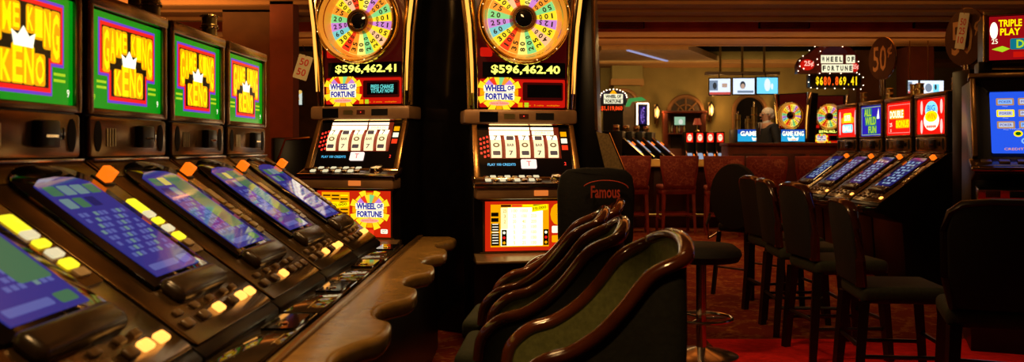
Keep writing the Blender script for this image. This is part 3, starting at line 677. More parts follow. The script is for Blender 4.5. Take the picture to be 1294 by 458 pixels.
# ------------------------------------------------------------------ curved wooden-framed chairs
RAIL = [(-.245, 1.0), (-.15, .95), (-.07, .85), (.0, .775), (.09, .715), (.18, .685), (.245, .62), (.262, .53)]
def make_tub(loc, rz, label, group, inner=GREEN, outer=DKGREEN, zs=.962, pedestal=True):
    root = empty('curved_back_chair', loc, rz, label, 'chair', group)
    def smooth(p, n=5):
        out = []
        for i in range(len(p)-1):
            a = p[max(i-1, 0)]; b_ = p[i]; c = p[i+1]; d = p[min(i+2, len(p)-1)]
            for k in range(n):
                t = k/n; out.append(tuple(.5*((2*b_[q])+(-a[q]+c[q])*t+(2*a[q]-5*b_[q]+4*c[q]-d[q])*t*t+(-a[q]+3*b_[q]-3*c[q]+d[q])*t**3) for q in range(len(b_))))
        out.append(p[-1]); return out
    hw = .25
    sd = [(-(hw-.015*max(0, (f+.245))), -f, z) for f, z in RAIL][::-1]             # arm to back on -x side
    back = [(-.20, .272, 1.025), (-.10, .288, 1.045), (0, .292, 1.05), (.10, .288, 1.045), (.20, .272, 1.025)]
    path = smooth(sd+back+[(-x, y, z) for x, y, z in sd[::-1]])
    path = [(x, y, z*zs) for x, y, z in path]
    b = MB(); b.tube(path, .0225, WOOD, 12, sx=1.15); b.build('wooden_rail', root)
    # upholstered shell: inner and outer skins
    n = len(path)
    def base(p, off):
        x, y, z = p; l = math.hypot(x, y) or 1; return (x-off*x/l, y-off*y/l)
    vin = []; vout = []
    for p in path:
        xi, yi = base(p, .028); xo, yo = base(p, -.0)
        xo *= 1.0; m_ = p[2]*.55+.42*.45
        vin += [(base(p, .012)[0], base(p, .012)[1], p[2]-.005), (xi, yi, m_), (xi*.96, yi*.96, .42)]
        vout += [(xo, yo, p[2]-.005), (xo*1.01, yo*1.01, m_), (xo*.97, yo*.97, .34)]
    f = []
    for i in range(n-1):
        for q in range(2): f.append([i*3+q, i*3+q+1, (i+1)*3+q+1, (i+1)*3+q])
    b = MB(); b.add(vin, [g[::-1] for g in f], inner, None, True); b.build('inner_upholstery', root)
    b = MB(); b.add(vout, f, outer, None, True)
    b.add([vin[2], vout[2], vin[-1], vout[-1]], [], outer)
    b.build('outer_shell', root)
    b = MB(); b.box(-.225, .225, -.36, .22, .42, .53, SEATG, .04, seg=4); b.build('seat', root)
    b = MB(); b.box(-.22, .22, -.32, .22, .34, .43, BLACK, .03, seg=3)
    b.cyl(.05, .04, .36, BLACK); b.lathe([(0, .06), (.06, .055), (.22, .03), (.25, .012), (.25, 0), (0, 0)], BLACK, n=24); b.build('pedestal', root)
    return root
tub0 = make_tub((.22, 2.86, 0), -PI/2+R(4), 'curved green chair with glossy wooden rail nearest the camera, its back showing', 'curved chairs along the keno machines')
for x, y, r_, lab in ((.11, 3.48, -3, 'curved green chair with wooden rail, second from the nearest one'), (.10, 4.12, -5, 'curved green chair with wooden rail, third from the nearest, only rail visible'), (.24, 4.72, -6, 'curved green chair farthest from camera, in front of the black embroidered stool')):
    clone(tub0, (x, y, 0), -PI/2+R(r_), lab)

# ------------------------------------------------------------------ tall stools with legs
def make_stool(name, loc, rz, label, group, back_m, seat_m, trim_m, top=1.1, seat=.60, wd=.42, legs=True, trim=True, leg_m=DARKW, cat='stool'):
    """faces local -y; back panel at +y"""
    root = empty(name, loc, rz, label, cat, group); h = wd/2
    prof = [(-h*.86, seat+.02), (-h*.98, seat+.16), (-h, top-.12), (-h*.93, top-.035), (-h*.75, top), (-h*.3, top+.012), (h*.3, top+.012), (h*.75, top), (h*.93, top-.035), (h, top-.12), (h*.98, seat+.16), (h*.86, seat+.02)]
    b = MB(); n = len(prof); vs = []
    bm = bmesh.new(); f = bm.faces.new([bm.verts.new((p[0], .20+(p[1]-seat)*.12-.35*p[0]**2, p[1])) for p in prof])
    r = bmesh.ops.extrude_face_region(bm, geom=[f])
    for v in r['geom']:
        if isinstance(v, bmesh.types.BMVert): v.co.y += .055
    bmesh.ops.recalc_face_normals(bm, faces=bm.faces[:]); bmesh.ops.bevel(bm, geom=bm.edges[:], offset=.012, segments=2, profile=.5, affect='EDGES')
    b.frombm(bm, back_m, None, True); b.build('backrest', root)
    if trim:
        b = MB(); b.tube([(p[0], .228+(p[1]-seat)*.12-.35*p[0]**2, p[1]) for p in prof], .02, trim_m, 8, sx=1.5); b.build('wooden_frame', root)
    b = MB(); b.box(-h, h, -.24, .22, seat-.07, seat+.02, seat_m, .035, seg=4); b.build('seat', root)
    if legs:
        for sx in (-1, 1):
            for sy in (-1, 1):
                b = MB(); b.tube([(sx*h*.85, sy*.2, seat-.06), (sx*h*.95, sy*.24, 0)], .022, leg_m, 4, rr=[.038, .03]); b.build('leg', root)
        b = MB()
        for sy in (-1, 1): b.tube([(-h*.9, sy*.222, .25), (h*.9, sy*.222, .25)], .012, leg_m, 6)
        for sx in (-1, 1): b.tube([(sx*h*.9, -.222, .2), (sx*h*.9, .222, .2)], .012, leg_m, 6)
        b.build('stretcher', root)
    return root
BACKD = mat('black_upholstery', (.0045, .0035, .003), .8, noise=.25, scale=40, bump=.2)
REDTRIM = mat('dark_cherry', (.045, .009, .005), .22, noise=.4, scale=6, coat=.6)
fam = make_stool('embroidered_stool', (.42, 5.13, 0), 0, 'black high-backed stool with red Famous embroidery in front of a wheel machine', None, BACKD, BACKD, DARKW, top=1.18, seat=.62, wd=.44, trim=False)
emb = mat('red_embroidery', (.6, .06, .03), .8, noise=.2)
b = MB()
fam['label'] = 'black high-backed stool with red lettering embroidered on its back, behind the curved chairs'
fam.location = (.42, 5.24, 0)
fam.rotation_euler = (0, 0, PI)
# stool faces the machine (+Y world), so local -y -> world +Y needs rz = pi; outer back face is local +y
b.text('Famous', .05, 1.055, .165, .07, emb, Matrix.Rotation(PI, 4, 'Z') @ upface(0, -.325, 0), 0, .02)
b.tube([(-.05+.13*math.cos(t), .326, 1.07+.05*math.sin(t)) for t in [R(20+8*i) for i in range(20)]], .003, emb, 5)
b.build('embroidery', fam)

GR = 'stools along the slant-top machines at the carpet aisle'
def facing_right(x, y, rz, lab, **k): return make_stool('high_back_stool', (x, y, 0), PI/2+R(rz), lab, GR, k.get('bm', BACKD), SEATG, REDTRIM, **{a: c for a, c in k.items() if a != 'bm'})
facing_right(2.03, 4.78, -6, 'high-backed stool with cherry frame and olive seat, its legs against the red carpet', top=1.0, seat=.55, wd=.46)
h0 = facing_right(1.98, 5.5, 4, 'high-backed dark stool, next one behind the stool standing on red carpet', top=1.06, seat=.60, wd=.46)
for x, y, r_, lab in ((2.0, 6.2, -3, 'high-backed dark stool in the middle of the dark row, cherry edge catching light'), (2.06, 6.85, 5, 'high-backed dark stool with pale glint on top, beside the rounded black chair')):
    clone(h0, (x, y, 0), PI/2+R(r_), lab)
def rounded_chair(loc, rz, label):
    root = empty('rounded_back_chair', loc, rz, label, 'chair')
    b = MB(); b.box(-.24, .24, .16, .24, .60, 1.16, BACKD, .04, seg=4)
    pr = ell(0, .88, .255, .29, 24); b = MB(); b.prism(pr, -.035, .035, BACKD, upface(0, .2, 0), bev=.015); b.build('backrest', root)
    b = MB(); b.box(-.22, .22, -.24, .18, .56, .64, BACKD, .035, seg=4); b.build('seat', root)
    for sx in (-1, 1):
        b = MB(); b.tube([(sx*.21, .16, .55), (sx*.235, .27, .5), (sx*.24, .29, .62), (sx*.235, .25, .72)], .012, STEEL, 8); b.build('back_bracket', root)
        for sy in (-1, 1):
            b = MB(); b.tube([(sx*.18, sy*.19, .56), (sx*.21, sy*.24, 0)], .022, DARKW, 4); b.build('leg', root)
    b = MB(); b.tube([(-.2, .22, .25), (.2, .22, .25)], .01, DARKW, 6); b.tube([(-.2, -.22, .25), (.2, -.22, .25)], .01, DARKW, 6); b.build('stretcher', root)
    return root
rounded_chair((2.02, 7.75, 0), PI/2+R(38), 'black chair with a rounded oval back at the far end of the dark stool row')
# pedestal stool with chrome base, mostly behind the nearest curved chair
def pedestal_stool(loc, label):
    root = empty('pedestal_stool', loc, 0, label, 'stool')
    b = MB(); b.lathe([(0, .70), (.2, .70), (.24, .67), (.25, .64), (.23, .6), (.1, .59), (0, .59)], BACKD, n=28); b.build('seat', root)
    b = MB(); b.cyl(.032, .02, .6, STEEL, n=16); b.build('column', root)
    b = MB(); b.lathe([(.03, .06), (.08, .045), (.2, .02), (.23, .008), (.23, 0)], STEEL, n=32); b.build('base', root)
    b = MB(); b.tube([(.19*math.cos(2*PI*i/28), .19*math.sin(2*PI*i/28), .24) for i in range(28)], .011, STEEL, 8, closed=True)
    for a in range(3): b.tube([(.03*math.cos(a*2.1), .03*math.sin(a*2.1), .24), (.19*math.cos(a*2.1), .19*math.sin(a*2.1), .24)], .008, STEEL, 6)
    b.build('foot_ring', root)
pedestal_stool((1.12, 5.45, 0), 'black padded stool on a chrome pedestal, half hidden by the nearest curved chair')

# ------------------------------------------------------------------ slant-top row across the aisle
RG = 'slant-top machines across the aisle'
rt = [('weirdest', 'pays', 8.5, 'last'), ]
labs = [('last', 'slant-top machine with red sign showing a cyan and yellow round emblem, nearest in its row'), ('weird', 'slant-top machine with red sign of yellow double lettering, beside the round emblem one'),
        ('blue', 'slant-top machine with blue sign among three red ones'), ('keno_red', 'slant-top machine with red sign beside the mahogany counter, farthest in its row')]
for k, (kd, lab) in enumerate(labs):
    make_keno((4.0, 8.5+.73*k, 0), -PI/2, lab, sign_art_red(kd), 3, (0, 0, 1), group=RG, yellow=False)
for k, (y, lab) in enumerate(((8.13, 'brass lamp tower beside the black end cabinet'), (8.865, 'brass lamp tower above the gap beside the round emblem sign'), (9.0, 'brass lamp tower close behind another, above the lettered red sign'), (9.6, 'brass lamp tower above the blue sign'), (10.33, 'brass lamp tower above the farthest red sign of the row'))):
    lamp_tower(4.05, y, 1.85, lab)
b = MB(); b.box(3.80, 4.4, 7.4, 7.7, 0, 1.98, BLACK, .012); tag(b.build('end_cabinet'), 'plain black end cabinet closing the slant-top row beside the upright machine', 'cabinet')

# oval-looking round denomination signs on posts
def round_sign(x, y, z, rz, r, label, zpost, tagcard=False):
    root = empty('round_sign', (x, y, zpost), rz, label, 'sign', 'round price signs on posts'); zc = z-zpost
    M = upface(0, 0, zc)
    b = MB(); b.cyl(r, -.012, .012, mat('sign_brown', (.06, .022, .01), .35, .2, noise=.2), M, 40)
    T = glow('sign_tan', lin(120, 70, 30), .3)
    T = mat('sign_letter_tan', (.42, .2, .07), .45, .2, noise=.15)
    b.text('50', -r*.15, 0, r*1.0, r*1.2, T, M, .0135, .01); b.text('¢', r*.6, r*.3, r*.34, r*.6, T, M, .0135, .01)
    b.tube([(r*math.cos(2*PI*i/40), r*math.sin(2*PI*i/40), .0) for i in range(40)], .005, CHROME, 6, M, closed=True); b.build('disc', root)
    b = MB(); b.cyl(.016, 0, zc-r+.01, CHROME, Matrix.Translation((-.02, 0, 0)), 12); b.cyl(.016, 0, zc-r+.01, CHROME, Matrix.Translation((.022, 0, 0)), 12); b.build('post', root)
    return root
x, y, z = at(1113, 74, 9.2); round_sign(x+.02, y, z, -R(77), .225, 'round brown sign reading 50 cents on a post above the blue machine', 1.86)
x, y, z = at(1221, 47, 7.55); round_sign(x, y, z, -R(77), .25, 'larger round brown sign with a paper tag hung across its number', 1.98)
paper_tag(x-.05, y-.03, z+.05, -R(77), .12, .31, [('50', .25, .6, .2), ('25', 0, .6, .2), ('10', -.25, .6, .2)], 'price_tag', 'long tan price tag hanging tilted over the larger round sign', -12)

# ------------------------------------------------------------------ upright video machine at the edge
def upright(loc, rz):
    root = empty('upright_video_machine', loc, rz, 'upright machine with bright blue game screen beneath a red lettered sign box', 'slot machine')
    SIDE = Matrix(((0,0,1,0),(-1,0,0,0),(0,1,0,0),(0,0,0,1)))
    X = .36
    b = MB(); b.prism([(-.5, 0), (.12, 0), (.14, 1.10), (.36, 1.15), (.36, 1.18), (.20, 1.23), (.04, 1.74), (-.5, 1.74)], -X, X, BLACK, SIDE, bev=.008); b.build('cabinet', root)
    T, L = slope(.04, 1.74, .20, 1.24)
    b = MB()
    for s in (-1, 1): b.prism([(s*X, .01), (s*(X-.03), .01), (s*(X-.03), -L), (s*X, -L)][::-s], 0, .05, BRONZE2, T, bev=.005)
    b.box(-X-.01, X+.01, -.0, .03, -.02, .06, BRONZE2, .006, M=T); b.prism([(-.33, 0), (.33, 0), (.28, -.09), (-.26, -.09)][::-1], .0, .03, GLASSY, T); b.build('screen_frame', root)
    sb = glow('video_blue', (.02, .10, .85), 1.0, .08); sl = glow('video_light', (.25, .5, 1), 1.0, .08); so = glow('video_amber', (.55, .28, .1), .9, .08); sp = glow('video_pale', (.6, .65, .85), .9, .08)
    T = T @ Matrix.Diagonal((1, .88, 1, 1)); b = MB(); b.prism(rrect(-.25, .27, -.565, -.10, .01, 2), .012, .018, sb, T)
    for r in range(3):
        for c in range(4):
            x = -.215+.122*c; y = -.15-.088*r
            b.prism(rrect(x, x+.1, y-.055, y, .006, 2), .018, .0188, so if (r, c) != (1, 0) else KY, T); b.prism(rect(x+.01, x+.09, y-.045, y-.01), .0188, .0194, sp if (r+c) % 3 else sl, T); b.text('POKER', x+.05, y-.028, .066, .018, LETB, T, .02, .01); b.text('Play', x+.05, y-.064, .03, .009, sp, T, .019)
    for k, (x, y) in enumerate(((-.1, -.42), (-.02, -.42), (.06, -.42), (-.06, -.475), (.02, -.475))):
        b.prism(ell(x, y, .026, .024, 14), .018, .0188, KY if k == 0 else sl, T); b.prism(ell(x, y, .016, .014, 12), .0188, .0194, sb if k else KGD, T)
    b.text('TOUCH A GAME TO PLAY', 0, -.385, .3, .01, sp, T, .019); b.text('CREDITS', -.12, -.535, .12, .018, KO, T, .019); b.text('BET 1', .14, -.535, .1, .018, KO, T, .019)
    b.build('video_screen', root)
    D, DL = slope(.20, 1.235, .37, 1.19)
    b = MB(); b.prism(rrect(-X-.02, X+.02, -DL, .0, .02, 3), -.02, .004, DECK, D, bev=.004); b.box(-X-.02, X+.02, -.385, -.355, 1.16, 1.19, CHROME, .01); b.build('button_deck', root)
    for k in range(6):
        b = MB(); b.box(-.32+.1*k, -.26+.1*k, -.12, -.06, .004, .018, mat('dim_button', (.12, .07, .03), .3, noise=.2), .005, M=D); b.build('button', root)
    b = MB(); b.box(-.02, .1, -.045, -.0, .004, .03, YB, .006, M=D); tag(b.build('button', root), 'lit yellow play button')
    # coin tray
    b = MB(); b.prism([(.13, .98), (.33, .98), (.36, 1.05), (.13, 1.07)], -X+.02, X-.02, STEEL, SIDE, bev=.008)
    for k in range(5): b.box(-.3+.13*k, -.22+.13*k, -.362, -.345, 1.0, 1.04, [REDTRIM, BLACK, BADW][k % 3], .003)
    b.build('coin_tray', root)
    b = MB(); B = upface(0, -.16, 0); b.prism(rect(-.33, -.22, .4, .72), 0, .006, E('belly_light', 220, 190, 230, 1.0), B); b.prism(rect(-.22, .3, .4, .72), 0, .006, REDG, B); b.build('belly_glass', root)
    # sign box above
    b = MB(); X0 = -.27; b.box(X0, X, -.02, .4, 1.86, 2.18, BLACK, .01); b.box(X0-.01, X+.01, -.035, -.0, 2.155, 2.19, BRONZE2, .006); b.box(X0-.01, X0+.02, -.035, .0, 1.86, 2.17, GOLD, .006); b.box(X-.02, X+.01, -.035, .0, 1.86, 2.17, GOLD, .006)
    for s in (-1, 1): b.box(*sorted((s*.30, s*.22)), .05, .3, 1.73, 1.87, BLACK, .006)
    b.build('top_box', root)
    M = upface(.05, -.024, 2.01) @ Matrix.Diagonal((.88, 1, 1, 1))
    b = MB(); b.prism(rect(-.335, .335, -.14, .14), 0, .003, E('sign_crimson', 165, 12, 20, .8), M)
    b.text('TRIPLE', -.2, .095, .15, .045, KY, M, .0045, .03); b.text('PLAY', -.2, .04, .13, .045, KY, M, .0045, .03); b.prism(ell(-.305, .05, .026, .055, 14), .003, .004, KW, M)
    b.text('MULTI', .05, .11, .15, .03, KY, M, .0045, .03); b.text('DEALER', .06, .075, .18, .03, KY, M, .0045, .03); b.text('BONUS', .06, .035, .16, .03, KY, M, .0045, .03)
    b.prism(rrect(-.2, .32, -.075, -.005, .01, 2), .003, .0038, E('teal_bar', 15, 120, 140, .9), M); b.text('DRAW POKER', .07, -.04, .46, .055, KYG, M, .0048, .03)
    b.text('ALL-WAYS', .24, .0, .1, .02, KO, M, .0052, .02)
    for k in range(4): b.prism(rect(-.18+.13*k, -.1+.13*k, -.125, -.09), .003, .004, [REDG, BADW, BADW, KO][k], M)
    b.text('25', -.3, -.02, .04, .03, KW, M, .0045); b.prism([(-.32, -.07), (-.25, -.05), (-.2, -.07), (-.25, -.09)], .003, .004, KYG, M)
    b.build('lit_sign', root)
    return root
upright((3.25, 5.55, 0), -R(22))
# stool in front of it
st = make_stool('high_back_stool', (2.22, 4.05, 0), PI-R(20), 'black-backed stool in front of the upright blue-screen machine', None, BACKD, SEATG, DARKW, top=1.05, seat=.56, wd=.50)
index_children()
# ------------------------------------------------------------------ bar, counter and far things
b = MB(); Y = 14.2
root = empty('bar_counter', (2.7, Y, 0), 0, 'long bar counter with a pale lit top behind the red stools', 'bar')
ABT = mat('amber_bar_top', (.62, .36, .1), .3, noise=.25, scale=4); b = MB(); b.box(-1.9, .85, .08, .75, 1.06, 1.12, ABT, .012); b.prism([(-.10, 1.12), (.10, 1.02), (.10, 1.0), (-.10, 1.0)], -1.9, .85, ABT, Matrix(((0,0,1,0),(-1,0,0,0),(0,1,0,0),(0,0,0,1)), ), bev=.008); b.build('bar_top', root)
b = MB(); b.box(-1.85, .82, .12, .7, 0, 1.06, MAHOD, .01)
for k in range(4): b.box(-1.75+.6*k, -1.25+.6*k, .10, .12, .25, .95, MAHOD, .01)
b.build('bar_front', root)
b = MB(); b.tube([(-1.85, -.08, .22), (.8, -.08, .22)], .025, BRASS, 10)
for k in range(4): b.tube([(-1.6+.75*k, -.08, .22), (-1.6+.75*k, .12, .22)], .012, BRASS, 6)
b.build('foot_rail', root)
lamp('AREA', (2.3, 13.9, 3.1), 26, (1, .6, .2), 2.6, (0, 0, 0), sy=.2)  # unseen area lamp, added to light the bar top

def floral():
    m = bpy.data.materials.new('red_floral_fabric'); m.use_nodes = True; nt = m.node_tree; q = nt.nodes['Principled BSDF']; q.inputs['Roughness'].default_value = .7
    tc = nt.nodes.new('ShaderNodeTexCoord'); v = nt.nodes.new('ShaderNodeTexVoronoi'); v.feature = 'DISTANCE_TO_EDGE'; v.inputs['Scale'].default_value = 9
    n = nt.nodes.new('ShaderNodeTexNoise'); n.inputs['Scale'].default_value = 7; mx = nt.nodes.new('ShaderNodeMixRGB'); mx.inputs[0].default_value = .5
    nt.links.new(tc.outputs['Object'], n.inputs[0]); nt.links.new(tc.outputs['Object'], mx.inputs[1]); nt.links.new(n.outputs['Color'], mx.inputs[2]); nt.links.new(mx.outputs[0], v.inputs['Vector'])
    r = nt.nodes.new('ShaderNodeValToRGB'); r.color_ramp.elements[0].color = (.42, .12, .06, 1); r.color_ramp.elements[1].color = (.20, .022, .016, 1); r.color_ramp.elements[1].position = .07
    nt.links.new(v.outputs['Distance'], r.inputs[0]); nt.links.new(r.outputs[0], q.inputs['Base Color']); return m
FLOR = floral()
def bar_stool(loc, rz, label):
    root = empty('bar_stool', loc, rz, label, 'bar stool', 'red bar stools at the bar')
    # faces +y (towards the bar); back at -y
    bk = [(-.24, .70), (.24, .70), (.29, 1.0), (.30, 1.19), (-.30, 1.19), (-.29, 1.0)]
    b = MB(); b.prism(bk, 0, .05, REDLAC, upface(0, -.22, 0), bev=.01); b.build('back_frame', root)
    b = MB(); b.prism([(-.21, .73), (.21, .73), (.255, 1.0), (.262, 1.15), (-.262, 1.15), (-.255, 1.0)], .05, .062, FLOR, upface(0, -.22, 0), bev=.003); b.build('back_cushion', root)
    b = MB(); b.box(-.27, .27, -.24, .25, .66, .74, FLOR, .03, seg=3); b.box(-.26, .26, -.23, .24, .6, .67, REDLAC, .01); b.build('seat', root)
    for sx in (-1, 1):
        for sy in (-1, 1):
            b = MB(); b.tube([(sx*.23, sy*.2, .62), (sx*.25, sy*.23, 0)], .03, REDLAC, 4, rr=[.034, .026]); b.build('leg', root)
    b = MB(); b.box(-.24, .24, -.225, -.2, .28, .31, REDLAC); b.box(-.24, .24, .2, .225, .28, .31, REDLAC)
    for s in (-1, 1): b.box(s*.24-.012, s*.24+.012, -.21, .21, .2, .23, REDLAC)
    b.build('stretcher', root); return root
bs = bar_stool((at(856, 0, 13.4)[0], 13.55, 0), R(3), 'red bar stool with floral back standing clear of the others at the bar')
for px, Yq, r_, lab in ((797, 13.5, -4, 'red floral bar stool at the bar, partly behind the black carousel machine'), (913, 13.2, -8, 'red floral bar stool at the bar end, partly behind the rounded black chair'), (962, 12.6, 3, 'red floral bar stool before the mahogany counter, near the man'), (1024, 12.6, 0, 'red floral bar stool before the mahogany counter, behind the dark stools')):
    clone(bs, (at(px, 0, Yq)[0], Yq, 0), R(r_), lab)

# mahogany counter with the man behind it
cx0 = at(932, 0, 12.9)[0]; cx1 = at(1082, 0, 13.2)[0]
root = empty('service_counter', ((cx0+cx1)/2, 13.5, 0), 0, 'mahogany service counter with the grey-haired man behind it', 'counter'); hwid = (cx1-cx0)/2
b = MB(); b.box(-hwid, hwid, 0, .6, 1.34, 1.39, MAHO, .012); b.build('counter_top', root)
b = MB(); b.box(-hwid+.02, hwid-.02, .05, .55, 0, 1.34, MAHO, .01)
for k in range(3): b.box(-hwid+.08+k*.6, -hwid+.62+k*.6, .03, .05, .3, 1.22, MAHOD, .012)
b.build('counter_front', root)
b = MB(); b.box(.2, .42, .1, .3, 1.39, 1.395, PAPER); b.build('paper_sheet', root)
COL.objects['paper_sheet'].parent = None; o = COL.objects['paper_sheet']; o.location = root.location; tag(o, 'loose paper sheet lying on the mahogany counter beside the man', 'paper')
b = MB(); b.box(-.42, 1.0, 0, .9, 0, .17, MAHOD, .01); o = b.build('raised_platform'); o.location = (4.0, 14.15, 0); tag(o, 'low dark platform behind the mahogany counter', 'platform')

def skin(name, pts, edges, radii, m, parent=None, sub=2, root=0):
    me = bpy.data.meshes.new(name); me.from_pydata(pts, edges, []); o = bpy.data.objects.new(name, me); COL.objects.link(o)
    me.materials.append(m)
    sk = o.modifiers.new('skin', 'SKIN'); lay = me.skin_vertices[0] if me.skin_vertices else None
    if lay is None:
        bm = bmesh.new(); bm.from_mesh(me); bm.verts.layers.skin.verify(); bm.to_mesh(me); bm.free(); lay = me.skin_vertices[0]
    for i, r in enumerate(radii): lay.data[i].radius = (r if isinstance(r, tuple) else (r, r)); lay.data[i].use_root = (i == root)
    sk.use_smooth_shade = True; sb = o.modifiers.new('sub', 'SUBSURF'); sb.levels = sub; sb.render_levels = sub
    bpy.context.view_layer.update()
    m2 = bpy.data.meshes.new_from_object(o.evaluated_get(bpy.context.evaluated_depsgraph_get())); o.modifiers.clear(); o.data = m2; m2.name = name
    for p in m2.polygons: p.use_smooth = True
    if not m2.materials: m2.materials.append(m)
    if parent: o.parent = parent
    return o
def man(loc, rz):
    """faces local -y; 1.74 m tall"""
    SK = mat('skin', (.52, .27, .16), .5, noise=.1); SUIT = mat('black_suit', (.012, .011, .012), .75, noise=.2, scale=30); SHIRT = mat('white_shirt', (.6, .56, .5), .7, noise=.1); HAIR = mat('grey_hair', (.72, .62, .48), .7, noise=.35, scale=60, bump=.5)
    root = empty('person', loc, rz, 'grey-haired person in glasses and dark suit standing behind the mahogany counter', 'person')
    P = []; Rr = []; Ed = []
    def v(p, r, frm=None):
        P.append(p); Rr.append(r); i = len(P)-1
        if frm is not None: Ed.append((frm, i))
        return i
    pel = v((0, 0, .95), (.15, .11)); wa = v((0, 0, 1.08), (.14, .10), pel); ch = v((0, .0, 1.28), (.165, .115), wa); sh = v((0, .015, 1.42), (.13, .085), ch); nk = v((0, .0, 1.47), .056, sh); hb = v((0, -.02, 1.54), .06, nk); hm = v((0, -.015, 1.60), (.075, .088), hb); ht = v((0, -.0, 1.66), (.066, .075), hm)
    for s in (-1, 1):
        a = v((s*.17, .01, 1.41), .058, sh); e = v((s*.23, .04, 1.13), .045, a); w_ = v((s*.19, -.18, 1.02), .03, e); pm = v((s*.17, -.25, 1.01), (.034, .018), w_)
        for k in range(4):
            x = s*.17+(-.03+.02*k); f1 = v((x, -.30, 1.005+.004*(k in (1, 2))), .009, pm); f2 = v((x, -.33-.006*(k in (1, 2)), .99), .008, f1); v((x, -.35-.006*(k in (1, 2)), .972), .007, f2)
        t1 = v((s*.135, -.245, 1.0), .011, pm); v((s*.12, -.275, .99), .009, t1)
        hp = v((s*.09, 0, .88), .095, pel); kn = v((s*.10, -.01, .49), .062, hp); an = v((s*.10, .02, .09), .042, kn); v((s*.11, -.13, .035), (.045, .03), an)
    skin('body', P, Ed, Rr, SK, root)
    # jacket with collar opening
    J = []; JR = []; JE = []
    def u(p, r, frm=None):
        J.append(p); JR.append(r); i = len(J)-1
        if frm is not None: JE.append((frm, i))
        return i
    a0 = u((0, 0, .84), (.185, .14)); a1 = u((0, 0, 1.08), (.165, .125), a0); a2 = u((0, 0, 1.28), (.19, .14), a1); a3 = u((0, .015, 1.425), (.15, .105), a2)
    for s in (-1, 1):
        a = u((s*.175, .012, 1.41), .078, a3); e = u((s*.235, .04, 1.13), .062, a); u((s*.195, -.16, 1.03), .046, e)
    skin('jacket', J, JE, JR, SUIT, root)
    b = MB(); b.tube([(0, 0, .94), (0, 0, .86)], .18, SUIT, 14)
    for s in (-1, 1): b.tube([(s*.09, 0, .92), (s*.095, -.005, .5), (s*.10, .01, .08)], .1, SUIT, 12, rr=[.115, .085, .07])
    b.build('trousers', root)
    for s in (-1, 1): b = MB(); b.box(s*.11-.05, s*.11+.05, -.19, .08, 0, .08, BLACK, .03, seg=3); b.build('shoe', root)
    b = MB(); b.lathe([(.066, 1.46), (.064, 1.505), (.058, 1.52)], SHIRT, n=16); b.prism([(-.045, 1.49), (0, 1.30), (.045, 1.49)], .118, .128, SHIRT, upface(0, 0, 0)); b.prism([(-.012, 1.48), (.012, 1.48), (.02, 1.33), (0, 1.3), (-.02, 1.33)][::-1], .129, .133, MAHOD, upface(0, 0, 0)); b.build('shirt_collar', root).location.z = -.01
    b = MB(); b.prism([(-.02, -.014), (.0, .03), (.02, -.014)], -.008, .02, SK, upface(0, -.105, 1.62)); b.ball((0, -.104, 1.565), .018, mat('lips', (.4, .14, .1), .5, noise=.1), 8, (1.2, .5, .35))
    for s in (-1, 1): b.ball((s*.031, -.092, 1.64), .012, SHIRT, 8); b.ball((s*.031, -.102, 1.64), .006, BLACK, 6); b.ball((s*.082, .0, 1.625), .03, SK, 10, (.3, .65, 1))
    b.build('face', root).location.z = -.03
    b = MB(); b.ball((0, .025, 1.665), .1, HAIR, 20, (.93, 1.02, .86)); b.ball((0, .065, 1.62), .08, HAIR, 16, (1, .75, .8)); b.build('hair', root).location.z = -.03
    b = MB()
    for s in (-1, 1):
        b.tube([(s*.031+.02*math.cos(t), -.112, 1.638+.015*math.sin(t)) for t in [2*PI*i/12 for i in range(12)]], .002, BLACK, 5, closed=True); b.tube([(s*.05, -.11, 1.64), (s*.085, 0, 1.64)], .002, BLACK, 5)
    b.build('glasses', root).location.z = -.03
    return root
mx_, my_, mz_ = at(971, 0, 14.5); mn = man((mx_, 14.6, .17), -R(70)); mn.scale = (1.07, 1.07, 1.06)

# lit keno signs behind the man
KCY = E('sign_cyan', 40, 170, 225, 1.0); KBL = E('sign_blue', 25, 80, 190, .9)
def blue_king(px0, px1, Y, label):
    x0 = at(px0, 0, Y)[0]; x1 = at(px1, 0, Y)[0]; wd = x1-x0
    root = empty('keno_machine', ((x0+x1)/2, Y, 0), 0, label, 'slot machine', 'machines with blue crown signs behind the counter')
    b = MB(); b.box(-wd/2, wd/2, 0, .5, 0, 1.64, BLACK, .01); b.build('cabinet', root)
    M = upface(0, -.004, 1.53); b = MB(); b.prism(rect(-wd/2+.03, wd/2-.03, -.105, .105), 0, .004, KCY, M); b.prism(rect(-wd/2+.03, wd/2-.03, .03, .105), .004, .0045, KBL, M)
    b.text('GAME KING', 0, .035, wd*.8, .085, KW, M, .006, .03)
    b.prism([(-.08, -.09), (.08, -.09), (.1, -.03), (.04, -.05), (0, -.01), (-.04, -.05), (-.1, -.03)], .0045, .0052, KW, M); b.text('TEN', 0, -.075, .1, .03, KR, M, .006, .02)
    b.build('lit_sign', root)
    T, L = slope(0, 1.36, .45, 1.05); b = MB(); b.prism(rrect(-wd/2, wd/2, -L, 0, .02, 3), -.1, 0, BLACK, T); b.build('screen_deck', root)
blue_king(930, 984, 15.3, 'machine with cyan crown sign, immediately beside the tall gold posts')
blue_king(985, 1019, 15.3, 'machine with cyan crown sign, immediately before the oval wheel')
for px, h, lab in ((932, .33, 'gold post lamp above the cyan sign, nearest the sconce wall'), (945, .24, 'short gold post lamp above the cyan sign, between two taller ones'), (953, .5, 'tallest thin gold post lamp above the cyan sign')):
    x, y, z = at(px, 0, 15.5); b = MB(); b.cyl(.05, 0, h*.8, BRASS, n=12); b.cyl(.022, h*.8, h, CHROME, n=10); b.lathe([(.056, h*.5), (.06, h*.52), (.056, h*.54)], GOLD, n=12); o = b.build('post_lamp'); o.location = (x, y, 1.64); tag(o, lab, 'post lamp', 'gold post lamps')
